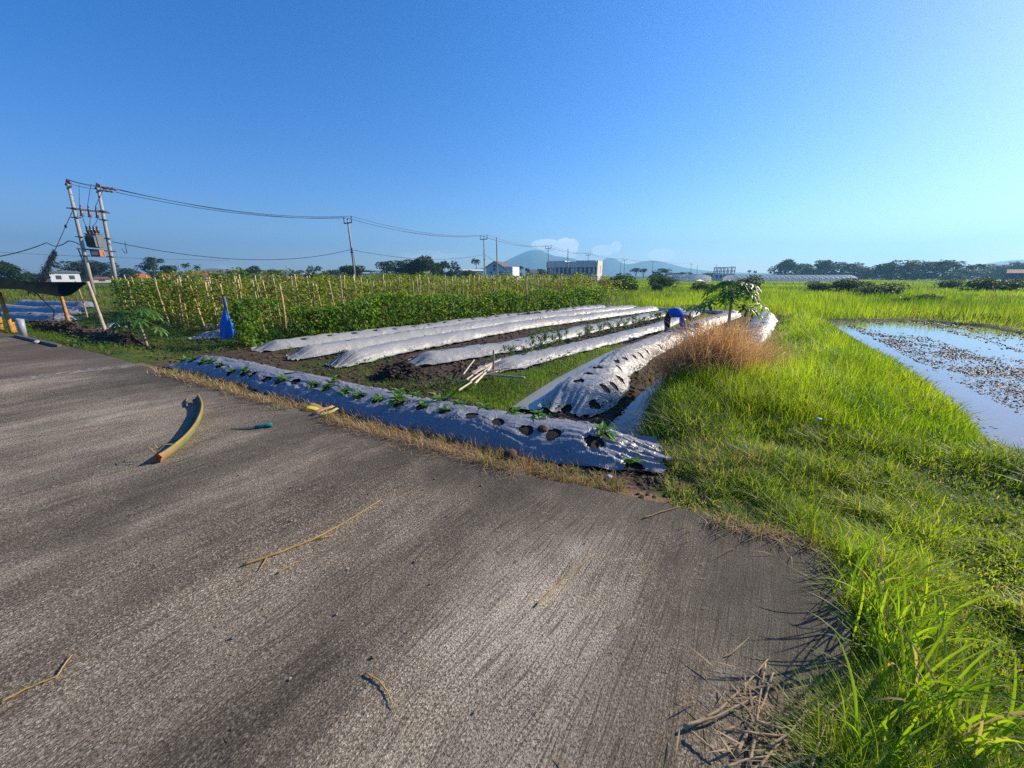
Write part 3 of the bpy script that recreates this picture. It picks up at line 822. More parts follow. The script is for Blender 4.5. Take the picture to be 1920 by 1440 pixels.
lean = np.where(rr.uniform(0, 1, len(x)) < .15, rr.uniform(.9, 1.5, len(x)), rr.uniform(.2, 1.0, len(x)))
blades(mb, x, y, z - .01, h, (.0042 + .0010 * r) * rr.uniform(.6, 1.5, len(x)), lean, col, 2, rr)
tag(mb.build('lawn_grass', M['grass']), 'short uneven green turf between the road corner and the paddy', 'grass', kind='stuff')

# fine bright strip beside the channel
rr = RS(33); mb = MB()
x, y, r = polar(rr, 60000, 5, 22, -12, 32)
d = sdf(strip_poly, x, y) + .25 * (fbm(x * 3, y * 3, 8) - .5); ok = d < .03
x, y, r = x[ok], y[ok], r[ok]
col = lerp3(np.clip(fbm(x * 2, y * 2, 17) * 1.6 - .3 + rr.normal(0, .15, len(x)), 0, 1), (.10, .24, .010), (.24, .38, .02))
blades(mb, x, y, H(x, y) - .01, rr.uniform(.05, .14, len(x)), .004 + .0011 * r, rr.uniform(.1, .8, len(x)), col, 1, rr)
tag(mb.build('strip_grass', M['grass']), 'fine bright green grass strip between the creased bed and the channel', 'grass', kind='stuff')

# tall grass of the fields beyond
rr = RS(34); mb = MB()
x, y, r = polar(rr, 240000, 11, 300, -28, 68)
al = x * math.sin(AZ) + y * math.cos(AZ); pe = x * math.cos(AZ) - y * math.sin(AZ)
dp = sdf(paddy_poly, x, y); db = sdf(bank_poly, x, y)
bound = 22.6 + .5 * (fbm(x * .5, y * .5, 3) - .5)
ok = (dp > .15) & (db > .2) & (((al > bound) & ((pe > -12.0) | (al > 33))) | ((pe > 1.2) & (y > 10)))
ok &= ~((pe < -12.0) & (al < 32))
x, y, r, al, pe = x[ok], y[ok], r[ok], al[ok], pe[ok]
hn = fbm(x * .25, y * .25, 41); hm = fbm(x * .07, y * .07, 42)
edge = sst(0, 2.2, np.where(pe < 1.2, al - 22.6, sdf(paddy_poly, x, y)))
h = (.16 + .55 * edge * (.15 + 1.3 * hn * (.5 + fbm(x * .9, y * .9, 46)))) * rr.uniform(.6, 1.2, len(x)) * (1 - .35 * sst(40, 90, r))
col = lerp3(np.clip(fbm(x * .16, y * .16, 42) * 2.6 - .8 + .8 * (fbm(x * .8, y * .8, 43) - .5) + rr.normal(0, .2, len(x)), 0, 1), (.085, .19, .008), (.31, .44, .018))
brown = rr.uniform(0, 1, len(x)) < .10 * sst(.45, .6, fbm(x * .3, y * .3, 44)) + .55 * (1 - edge) * sst(.5, .62, fbm(x * .35, y * .35, 45)) * (pe < 1)
col[brown] = gcol(rr, brown.sum(), (.18, .12, .07), (.34, .26, .14))
blades(mb, x, y, H(x, y) - .02, h, .0017 * r, rr.uniform(.05, .6, len(x)), col, 1, rr)
tag(mb.build('field_grass', M['grass']), 'tall bright green grass of the fields beyond the beds and paddy', 'grass', kind='stuff')

# grass of the fields at the far left
rr = RS(39); mb = MB()
x, y, r = polar(rr, 60000, 14, 110, -68, -28)
al = x * math.sin(AZ) + y * math.cos(AZ); pe = x * math.cos(AZ) - y * math.sin(AZ)
ok = (((pe < -31.5) | (al < 1.0)) & (sdf(road_poly, x, y) > 6.5)) | ((al > 33) & (pe < -12))
ok &= ~((x < -15.5) & (y > 11) & (y < 19) & (x > -34) & (al < 1.5))
x, y, r = x[ok], y[ok], r[ok]
h = (.10 + .30 * fbm(x * .2, y * .2, 47)) * rr.uniform(.5, 1.2, len(x)) * (1 + .6 * sst(30, 60, r))
col = lerp3(np.clip(fbm(x * .1, y * .1, 48) * 2.2 - .6 + rr.normal(0, .15, len(x)), 0, 1), (.06, .13, .012), (.22, .27, .03))
brown = rr.uniform(0, 1, len(x)) < .5 * sst(.5, .6, fbm(x * .08, y * .3, 49)); col[brown] = gcol(rr, brown.sum(), (.18, .13, .07), (.32, .24, .13))
blades(mb, x, y, H(x, y) - .02, h, .0018 * r, rr.uniform(.05, .7, len(x)), col, 1, rr)
tag(mb.build('meadow_grass', M['grass']), 'green meadow grass beyond the shade net and the bean rows', 'grass', kind='stuff')

# weeds between the beds and around the left side
rr = RS(35); mb = MB(); mbs = MB()
x, y, r = polar(rr, 120000, 3.5, 32, -66, 45)
dr = sdf(road_poly, x, y); db = sdf(bank_poly, x, y); dw = np.minimum(sdf(channel_poly, x, y), sdf(ditch_poly, x, y))
al = x * math.sin(AZ) + y * math.cos(AZ); pe = x * math.cos(AZ) - y * math.sin(AZ)
left = sst(-11.8, -12.8, pe)
n1 = fbm(x * .9, y * .9, 51); 
pb1 = np.min(np.hypot(x[:, None] - b1c[None, :, 0], y[:, None] - b1c[None, :, 1]), axis=1)
dens = np.where(left > .5, .9, sst(.47, .66, n1) * .8)
ok = (dr > .12) & (db > .15) & (dw > .05) & (rr.uniform(0, 1, len(x)) < dens) & ~((pb1 < .55) & (pe > -10.5)) & (al < 22.4) & (pe < 1) & ((x < -5.5) | (pb1 > .75))
x, y, r, left = x[ok], y[ok], r[ok], left[ok]
col = lerp3(np.clip(fbm(x * 1.5, y * 1.5, 52) * 1.6 - .3 + rr.normal(0, .2, len(x)), 0, 1), (.05, .12, .012), (.19, .27, .03))
brown = rr.uniform(0, 1, len(x)) < .16
col[brown] = gcol(rr, brown.sum(), (.2, .14, .08), (.36, .28, .16))
z = H(x, y)
blades(mb, x, y, z - .01, rr.uniform(.05, .17, len(x)) * (1 + .4 * left), .005 + .0014 * r, rr.uniform(.3, 1.6, len(x)), col, 1, rr)
k = rr.uniform(0, 1, len(x)) < .3; n = k.sum()
leaves(mb, np.stack([x[k], y[k], z[k] + rr.uniform(.02, .12, n)], 1), rdir(rr, n, -.1, .7), np.tile([0, 0, 1.], (n, 1)), .05 + .003 * r[k], .035 + .002 * r[k], gcol(rr, n, (.04, .12, .015), (.13, .25, .03)))
tag(mb.build('weeds', M['grass']), 'low green weeds growing between the beds and along the bean rows', 'weeds', kind='stuff')

# broken soil between the beds
rr = RS(36); mb = MB()
x, y, r = polar(rr, 15000, 4, 30, -45, 40)
dr = sdf(road_poly, x, y); db = sdf(bank_poly, x, y); dw = np.minimum(sdf(channel_poly, x, y), sdf(ditch_poly, x, y))
al = x * math.sin(AZ) + y * math.cos(AZ); pe = x * math.cos(AZ) - y * math.sin(AZ); ds = sdf(strip_poly, x, y)
ok = (dr > .5) & (db > .1) & (dw > .02) & (ds > .1) & (pe > -11.5) & (pe < .5) & (al < 22.5)
x, y, r = x[ok], y[ok], r[ok]
def clods(mb, x, y, z, s, rr, ca, cb, flat=.7):
    n = len(x)
    o = np.array([[1, 0, 0], [-.5, .85, 0], [-.5, -.85, 0], [.35, .6, .75], [.3, -.65, .7], [-.75, .05, .8], [0, 0, 1.15]])
    tri = np.array([[0, 1, 3], [1, 2, 5], [2, 0, 4], [0, 3, 4], [1, 5, 3], [2, 4, 5], [3, 6, 4], [5, 6, 3], [4, 6, 5]])
    a = rr.uniform(0, 2 * PI, n); j = rr.uniform(.6, 1.4, (n, 7, 1)); V = o[None] * j * s[:, None, None]
    V[..., 2] *= flat
    X_ = V[..., 0] * np.cos(a)[:, None] - V[..., 1] * np.sin(a)[:, None]; Y_ = V[..., 0] * np.sin(a)[:, None] + V[..., 1] * np.cos(a)[:, None]
    V = np.stack([X_ + x[:, None], Y_ + y[:, None], V[..., 2] + z[:, None]], -1).reshape(-1, 3)
    mb.add(V, None, (np.arange(n)[:, None, None] * 7 + tri[None]).reshape(-1, 3), np.repeat(gcol(rr, n, ca, cb), 7, axis=0))
clods(mb, x, y, H(x, y) - .01, rr.uniform(.015, .05, len(x)) * (1 + .03 * r), rr, (.025, .018, .013), (.10, .07, .045))
# soil along the foot of the dark bed
u = rr.uniform(0, 1, 1800); q0 = np.array([np.interp(u * (len(bed1_edge) - 1), range(len(bed1_edge)), bed1_edge[:, k]) for k in (0, 1)]).T
x = q0[:, 0] + rr.normal(-.0, .05, len(u)); y = q0[:, 1] + rr.normal(-.05, .05, len(u))
clods(mb, x, y, H(x, y) - .01, rr.uniform(.01, .035, len(x)), rr, (.03, .022, .016), (.09, .06, .04))
q0 = np.array(P(1300, 880, -.1)[:2]); x = q0[0] + rr.normal(.05, .3, 900); y = q0[1] + rr.normal(0, .22, 900); ok = sdf(road_poly, x, y) > .15; x, y = x[ok], y[ok]
clods(mb, x, y, H(x, y) - .005, rr.uniform(.008, .03, len(x)), rr, (.03, .022, .016), (.10, .065, .04))
tag(mb.build('soil_clods', M['soil']), 'crumbled dark soil between the mulched beds', 'soil', kind='stuff')

# dry straw along the edge of the road
rr = RS(37); mb = MB()
u = rr.uniform(0, 1, 26000); E = np.array(road_edge)[5:25]; seg = np.hypot(*np.diff(E, axis=0).T); sl = np.concatenate([[0], np.cumsum(seg)])
tt = u ** .7 * sl[-1]; ex = np.interp(tt, sl, E[:, 0]); ey = np.interp(tt, sl, E[:, 1])
off = rr.normal(.12, .13, len(u)) * (1 + .5 * fbm(tt * .8, tt * 0, 3))
x = ex + off * .45; y = ey + off * .89
k = (fbm(x * 1.6, y * 1.6, 61) > .40) & (np.min(np.hypot(x[:, None] - b1c[None, ::1, 0], y[:, None] - b1c[None, ::1, 1]), axis=1) > .0)
x, y = x[k], y[k]; dr = sdf(road_poly, x, y); z = np.where(dr < 0.01, .004, H(x, y)); r = np.hypot(x, y)
keep = (dr > -.12) | (rr.uniform(0, 1, len(x)) < .25); x, y, z, r = x[keep], y[keep], z[keep], r[keep]
col = gcol(rr, len(x), (.22, .13, .065), (.50, .37, .21))
stand = rr.uniform(0, 1, len(x)) < .2
h = np.where(stand, rr.uniform(.05, .15, len(x)), rr.uniform(.02, .045, len(x))); lean = np.where(stand, rr.uniform(.2, .9, len(x)), rr.uniform(2.0, 5.0, len(x)))
blades(mb, x, y, z, h, .003 + .0009 * r, lean, col, 2, rr)
# green sprouts among it
k = rr.uniform(0, 1, len(x)) < .14; k &= fbm(x * 1.2, y * 1.2, 66) > .5
blades(mb, x[k], y[k], z[k], rr.uniform(.04, .12, k.sum()), .004 + .001 * r[k], rr.uniform(.3, 1.2, k.sum()), gcol(rr, k.sum(), (.06, .14, .015), (.2, .28, .04)), 2, rr)
tag(mb.build('dry_straw', M['straw']), 'dry brown straw and stubble between the road edge and the dark bed', 'straw', kind='stuff')

# mud clods showing above the water of the paddy
rr = RS(38); mb = MB()
x, y, r = polar(rr, 170000, 5, 30, 30, 72)
d = sdf(paddy_poly, x, y)
line_a = np.array(P(1585, 612, -.42)[:2]); line_b = np.array(P(1930, 795, -.42)[:2])
dv = (line_b - line_a); Lb = np.hypot(*dv); dv /= Lb
s_ = (x - line_a[0]) * dv[0] + (y - line_a[1]) * dv[1]; o_ = (x - line_a[0]) * (-dv[1]) + (y - line_a[1]) * dv[0]   # positive = paddy side
width = .35 + .26 * np.clip(s_, -3, 20)
band = np.exp(-((o_ - width * .55) / (width * .45)) ** 2)
rows = sst(.55, .62, fbm(s_ * .22, o_ * 1.3, 71, 4)) * .30 + sst(.66, .74, fbm(x * 1.2, y * 1.2, 72, 4)) * .08
edge = np.exp(-(d / .25) ** 2) * .12 * (y < 11)
dens = (band ** 1.2 * (o_ > .1) * (.22 + 1.3 * sst(.36, .52, fbm(x * 1.1, y * 1.1, 73))) + rows * (o_ > width) + edge)
ok = (d < .1) & (rr.uniform(0, 1, len(x)) < dens)
x, y, r = x[ok], y[ok], r[ok]
clods(mb, x, y, np.full(len(x), -.427), rr.uniform(.010, .027, len(x)) * (.6 + .05 * r), rr, (.018, .013, .012), (.07, .05, .043), .5)
tag(mb.build('mud_clods', M['wet_mud']), 'wet brown mud clods showing above the flooded paddy', 'mud', kind='stuff')
# ------------------------------------------------------------------ bean rows on bamboo
def noise_keep(rr, a, z, seed, lo): return fbm(a * .9, z * 1.6, seed, 3) > lo
def row_foliage(seed, p, a0, a1, hgt, thick, n, size, ca, cb, yb, lo=.3, dens_far=True):
    rr = RS(seed); mb = MB()
    u = rr.uniform(0, 1, n) ** 1.35; a = a0 + u * (a1 - a0)
    top = hgt * (.72 + .5 * fbm(a * .55, a * 0, seed, 3))
    z = top * (rr.uniform(0, 1, n) ** .8); w = thick * (1 - .35 * z / hgt) * (.6 + .8 * fbm(a * .9, z, seed + 4, 2))
    o = rr.normal(0, .42, n) * w
    k = noise_keep(rr, a + o * .7, z + o, seed + 7, lo)
    a, z, o = a[k], z[k], o[k]; n = len(a)
    x, y = AP(a, p + o); r = np.hypot(x, y)
    d = rdir(rr, n, -.75, .35); col = gcol(rr, n, ca, cb)
    dry = rr.uniform(0, 1, n) < yb; col[dry] = gcol(rr, dry.sum(), (.16, .11, .03), (.36, .27, .09))
    leaves(mb, np.stack([x, y, z - .33], 1), d, np.tile([0, 0, 1.], (n, 1)) + rr.normal(0, .4, (n, 3)), size * rr.uniform(.7, 1.3, n) * (.75 + .022 * r), size * .8 * rr.uniform(.7, 1.2, n) * (.75 + .022 * r), col, .3)
    # twining stems
    for j in range(int((a1 - a0) * 1.6)):
        aa = a0 + (a1 - a0) * rr.uniform(0, 1) ** 1.3; b = aa + rr.normal(0, .15); h = hgt * rr.uniform(.6, 1.0)
        q = [AP(aa, p + rr.normal(0, .05)), AP((aa + b) / 2, p + rr.normal(0, .1)), AP(b, p + rr.normal(0, .05))]
        mb.tube([(q[0][0], q[0][1], -.36), (q[1][0], q[1][1], -.33 + h * .5), (q[2][0], q[2][1], -.33 + h)], [.006, .005, .004], 3, (.12, .13, .04), False)
    return mb
M['bean_leaf'] = m_tint('bean_leaf', .5, .5, .35, .25, 1.2)
def add_row(name, label, mb, p, a0, group=None):
    x, y = AP(a0, p); loc = (x, y, -.35)
    t = thing(name, label, 'bean row' if 'bean' in name else 'hedge', loc, group)
    mb.build('foliage', M['bean_leaf'], t, False, loc)
add_row('leafy_hedge', 'dense low green leafy hedge of cucumber vines beside the silver beds', row_foliage(500, -12.75, 3.3, 25, 1.18, .75, 15000, .115, (.05, .14, .014), (.20, .34, .035), .04, .28), -12.75, 3.3)
G = 'climbing bean rows on bamboo stakes'
nrow = 13
for k in range(nrow):
    p = -13.95 - 1.3 * k; a0 = 3.6 - .10 * k + (0 if k else 1.6)
    f = k / (nrow - 1.0)
    left = k > 7
    n = int(8600 - 300 * k)
    mb = row_foliage(510 + k, p, a0, 31 - .2 * k, 1.86 + 1.0 * 0 + .05 * (k % 3), .42 if not left else .6, n, .095, (.10, .16, .022) if not left else (.06, .14, .014), (.30, .40, .06) if not left else (.20, .31, .035), .20 * (1 - .7 * f), .40 if not left else .33)
    add_row('bean_row', '%s climbing bean row behind the leafy hedge, %s' % (ORD[k], 'half dry with yellow leaves' if k < 6 else 'green and dense'), mb, p, a0, G)

stake_protos = []
def stake_mesh(seed):
    rr = RS(seed); mb = MB(); pts = []; rad = []; col = []
    h = 2.0
    for i in range(9):
        t = i / 8; pts.append((.03 * math.sin(3 * t + seed), .03 * math.cos(2.4 * t + seed * 2), -.2 + (h + .2) * t)); rad.append((.030 - .008 * t) * (1.18 if i % 2 == 0 else 1))
    mb.tube(pts, rad, 6, (.50, .37, .15) if seed % 3 else (.40, .31, .16))
    return mb.build('bamboo_stake', M['wood'], None, True)
rs = RS(77)
front = [(345, 615, 'leaning yellow bamboo stake nearest the small papaya, edge of the bean field'), (368, 606, 'yellow bamboo stake leaning beside the thickest leaning stake'), (384, 619, 'upright yellow bamboo stake at the edge of the bean field, between the papaya and tarp'),
         (405, 624, 'straight yellow bamboo stake standing in the grey mulch strip'), (414, 612, 'thin bamboo stake right behind the straight stake in the mulch strip'), (441, 600, 'yellow bamboo stake rising behind the blue tarp'),
         (320, 612, 'grey bamboo stake between small papaya and yellow stakes'), (163, 596, 'pale bamboo stake just right of the shade net'), (252, 596, 'pale bamboo stake above the small papaya')]
GS = 'bamboo stakes in the bean field'
def put_stake(x, y, z, h, tilt, az, label):
    if len(stake_protos) < 3: o = stake_mesh(len(stake_protos)); stake_protos.append(o)
    else: o = stake_protos[rs.randint(3)].copy(); COL.objects.link(o)
    o.location = (x, y, z); o.rotation_euler = (tilt * math.cos(az), tilt * math.sin(az), rs.uniform(0, 6)); s = h / 2.0; o.scale = (1, 1, s)
    tag(o, label, 'stake', GS)
for px, py, lab in front:
    x, y, _ = P(px, py, -.33); put_stake(x, y, -.33, rs.uniform(1.6, 1.85), .08, rs.uniform(0, 6), lab)
for k in range(nrow):
    p = -13.95 - 1.3 * k; a = 3.6 - .1 * k + (1.4 if k == 0 else .3); a1 = (29 if k == 0 else 27 if k < 3 else 9 if k < 8 else 5.5)
    while a < a1:
        x, y = AP(a + rs.normal(0, .08), p + rs.normal(0, .08))
        put_stake(x, y, -.33, rs.uniform(1.65, 2.0), abs(rs.normal(0, .07)), rs.uniform(0, 6),
                  'yellow bamboo stake among dry bean vines, in the row directly behind the leafy hedge' if k == 0 else 'yellow bamboo stake amid the vines of the second and later bean rows')
        a += rs.uniform(.40, .62) * (1 if k < 2 else 1.4)

# dark thin poles standing in the right part of the beans
for px, py, tp, lab in [(814, 572, 522, 'thin dark pole standing in the bean field'), (986, 560, 524, 'thin dark pole at the right edge of the bean field')]:
    x, y, _ = P(px, 592, -.33); zt = ztop(tp, y); mb = MB()
    mb.tube([(0, 0, -.2), (.02, 0, (zt + .33) * .5), (.0, .02, zt + .33)], [.03, .025, .02], 6, (.05, .045, .035))
    tag(mb.build('thin_pole', M['wood'], None, True), lab, 'pole').location = (x, y, -.33)

# ------------------------------------------------------------------ blue tarp, net, posts, heaps at the left
def tarp():
    bx, by, _ = P(427, 634, -.25); zt = ztop(561, by) + .27; mb = MB()
    tx = P(436, 634, -.25)[0] - bx
    nr_, nc = 26, 48; V = []
    for i in range(nr_):
        t = i / (nr_ - 1.0)
        for j in range(nc):
            a = 2 * PI * j / nc
            fo = fbm(a * 2.2 + 3, t * 3.0, 9, 3) - .5
            rad = (.035 + .17 * t ** 1.1 - .03 * math.sin(t * 7)) * (1 + .9 * fo * min(1, t * 2.5)) * (1 + .16 * math.sin(6 * a + 5 * t) * t)
            if t < .12: rad = .04 + .03 * math.sin(5 * a) * t * 8
            if .12 <= t < .18: rad *= .8
            V.append((tx * (1 - t) ** .8 + rad * math.cos(a) * 1.0 - .02, rad * math.sin(a) * .7, zt * (1 - t) + (.06 * (fbm(a * 1.5, 2.0 + 0 * a, 4) - .4) * t)))
    q = [[i * nc + j, (i + 1) * nc + j, (i + 1) * nc + (j + 1) % nc, i * nc + (j + 1) % nc] for i in range(nr_ - 1) for j in range(nc)]
    mb.add(V, q)
    t = thing('blue_tarp', 'bright blue tarp tied around a stick at the end of the leafy hedge', 'tarp', (bx, by, -.25))
    mb.build('cloth', M['tarp'], t, True)
    s = MB().tube([(tx, 0, -.05), (tx + .01, 0, zt * .6), (tx, .01, zt + .06)], .018, 6, (.25, .2, .12)); s.build('stick', M['wood'], t, True)
tarp()
a = P(444, 622, -.25); mb = MB(); b = D(482, 573, a[1] - .1); mb.tube([(0, 0, -.1), (b[0] - a[0], b[1] - a[1], b[2] + .25)], [.022, .018], 7, (.32, .29, .25))
tag(mb.build('leaning_stick', M['wood'], None, True), 'grey stick leaning up to the right from the foot of the blue tarp', 'stick').location = (a[0], a[1], -.25)

def cane(name, label, cat, b, t, r, col, group=None, mat='wood', nodes=5, extra=None):
    b = Vector(b); t = Vector(t); mb = MB(); pts = []; rad = []
    m = nodes * 2 + 1
    for i in range(m):
        f = i / (m - 1.0); pts.append(b.lerp(t, f) - b + Vector((0, 0, .015 * math.sin(f * 3))) * (t - b).length * .3); rad.append(r * (1 - .25 * f) * (1.14 if i % 2 == 0 else 1))
    mb.tube(pts, rad, 8, col)
    if extra: extra(mb)
    o = mb.build(name, M[mat], None, True); o.location = b
    return tag(o, label, cat, group)
B0 = lambda px, py, z=-.12: Vector(P(px, py, z))
OR = (.47, .24, .07)
def netpost(bx, by, tx, ty, r, lab, col=OR):
    b = B0(bx, by); t = Vector(D(tx, ty, b.y)); b = b + (b - t).normalized() * .15
    return cane('bamboo_post', lab, 'post', b, t, r, col, 'posts of the shade net')
netpost(24, 625, -2, 548, .06, 'orange bamboo post under the shade net beside the grey pipe')
netpost(29, 624, 23, 604, .045, 'short orange bamboo stub leaning against the post by the grey pipe')
netpost(131, 612, 113, 550, .055, 'orange bamboo post under the low corner of the shade net')
netpost(134, 611, 122, 590, .045, 'short bamboo brace tied to the post under the net corner')
netpost(2, 621, -8, 560, .06, 'bamboo post under the shade net at the picture border')
netpost(198, 623, 164, 528, .050, 'long pale pole leaning up to the tip of the shade net', (.42, .33, .22))

def net():
    top = [D(-60, 512, 17), D(0, 519, 16.2), D(40, 527, 15.4), D(85, 529, 14.4), D(125, 529, 13.4), D(160, 529, 12.5)]
    bot = [D(-60, 541, 10.6), D(0, 541.5, 11.0), D(40, 543, 11.3), D(75, 550, 11.7), D(126, 555, 12.0), D(162, 531, 12.3)]
    n, m = 60, 24; V = []
    def cr(A, f):
        f = f * (len(A) - 1); i = min(int(f), len(A) - 2); u = f - i
        p = [np.array(A[max(0, min(len(A) - 1, i + k))]) for k in (-1, 0, 1, 2)]
        return .5 * (2 * p[1] + (p[2] - p[0]) * u + (2 * p[0] - 5 * p[1] + 4 * p[2] - p[3]) * u * u + (3 * p[1] - p[0] - 3 * p[2] + p[3]) * u ** 3)
    for i in range(n + 1):
        a, b = cr(top, i / n), cr(bot, i / n)
        for j in range(m + 1):
            g = j / m; q = a * (1 - g) + b * g
            q[2] += -.04 * math.sin(PI * g) + .012 * math.sin(i * .9 + 3 * g) * math.sin(PI * min(1, g * 1.2)); V.append(q)
    q = [[i * (m + 1) + j, (i + 1) * (m + 1) + j, (i + 1) * (m + 1) + j + 1, i * (m + 1) + j + 1] for i in range(n) for j in range(m)]
    loc = tuple(bot[2]); o = MB().add(V, q).build('shade_net', M['net'], None, True, loc)
    md = o.modifiers.new('thick', 'SOLIDIFY'); md.thickness = .012
    tag(o, 'black shade net sagging between bamboo posts at the road end', 'net')
net()
b = B0(100, 600, -.2); t = Vector(D(67, 549, 11.7)); mb = MB(); mb.tube([(0, 0, 0), ((t.x - b.x) * .55, (t.y - b.y) * .5, (t.z - b.z) * .45), tuple(t - b)], .015, 6, (.02, .02, .02))
tag(mb.build('black_hose', M['tinted'], None, True), 'thin black hose hanging from the shade net to the ground', 'hose').location = b
b = Vector(P(44, 630, 0)); mb = MB()
t = Vector(D(37, 598, b.y)) - b; ax = t.normalized()
def ring_pipe(mb, p0, p1, ro, ri, n=20):
    p0, p1 = Vector(p0), Vector(p1); d = (p1 - p0).normalized(); a = d.cross(Vector((0, 1, 0))).normalized(); c = a.cross(d); V = []
    for p, r in ((p0, ro), (p1, ro), (p1, ri), (p0, ri)):
        for k in range(n): th = 2 * PI * k / n; V.append(tuple(p + (a * math.cos(th) + c * math.sin(th)) * r))
    q = [[i * n + k, i * n + (k + 1) % n, ((i + 1) % 4) * n + (k + 1) % n, ((i + 1) % 4) * n + k] for i in range(4) for k in range(n)]
    mb.add(V, q)
ring_pipe(mb, -ax * .1, t, .075, .066)
tag(mb.build('drain_pipe', M['pvc'], None, True), 'grey plastic pipe stub sticking up at the road corner', 'pipe').location = b
a = Vector(P(30, 629, .03)); c = Vector(P(112, 648, .03)); d = c - a; mb = MB()
mb.box(d / 2, (d.length, .075, .05), Matrix.Rotation(math.atan2(d.y, d.x), 4, 'Z'), (.13, .115, .10))
tag(mb.build('wooden_beam', M['wood']), 'weathered grey beam lying along the road edge by the pipe', 'beam').location = a
p = Vector(P(70, 644, .0)); mb = MB(); clod_mesh(mb, (0, 0, .03), .06, RS(9), (.34, .33, .32), .8); tag(mb.build('white_stone', M['tinted'], None, True), 'small white lump in front of the grey beam', 'stone').location = p

def heap(label, pts, hgt, wid, seed, col=(.045, .034, .026), colb=(.12, .085, .06), nclod=700):
    pts = np.array([P(*q, -.2)[:2] for q in pts]); t, X, Y = resample(pts, .06); L = t[-1]; rr = RS(seed)
    tx = np.gradient(X, t); ty = np.gradient(Y, t); vv = np.linspace(-1, 1, 26); S, V = np.meshgrid(t, vv, indexing='ij')
    e = np.minimum(sst(-.05, .5, S), sst(-.05, .5, L - S))
    lat = V * wid / 2 * (1 + .5 * (fbm(S * 1.2, V * 0, seed) - .5)); pr = np.clip(1 - np.abs(V) ** 1.8, 0, 1)
    f = fbm(S * 2.5, V * 1.6, seed + 1, 5)
    x = np.interp(S, t, X) + np.interp(S, t, ty) * lat; y = np.interp(S, t, Y) - np.interp(S, t, tx) * lat
    z = hgt * pr * e * (.45 + 1.1 * f) - .04
    zb = H(x.ravel(), y.ravel()).reshape(x.shape)
    m = len(vv); i = np.arange(len(t) - 1)[:, None] * m + np.arange(m - 1)[None]
    loc = (float(X[len(X) // 2]), float(Y[len(Y) // 2]), -.25)
    mb = MB().add(np.stack([x, y, z + zb], -1).reshape(-1, 3), np.stack([i, i + m, i + m + 1, i + 1], -1).reshape(-1, 4), None, col)
    k = rr.randint(0, x.size, nclod); xx = x.ravel()[k] + rr.normal(0, .03, nclod); yy = y.ravel()[k] + rr.normal(0, .03, nclod)
    clods(mb, xx, yy, (z + zb).ravel()[k], rr.uniform(.015, .06, nclod), rr, col, colb)
    return tag(mb.build('soil_heap', M['soil'], None, False, loc), label, 'soil heap')
heap('long dark heap of dug soil below the shade net', [(78, 612), (130, 620), (190, 634), (262, 648)], .40, .9, 610)
heap('dark soil heap with weeds at the near end of the fourth bed', [(700, 700), (745, 690), (800, 692)], .30, 1.0, 611, (.03, .023, .018), (.08, .055, .04), 600)
heap('small straw-covered soil heap at the foot of the small papaya', [(262, 652), (310, 652)], .2, .5, 612, (.05, .035, .025), (.25, .17, .09), 260)
heap('brown ridge of dug soil along the leafy hedge far end', [(960, 594), (1020, 586), (1075, 579)], .22, .8, 613, (.06, .04, .03), (.15, .095, .065), 400)
heap('muddy clod heap at the near end of the wide bright bed', [(985, 775), (1060, 785), (1130, 790)], .12, .5, 614, (.03, .023, .018), (.07, .05, .036), 300)

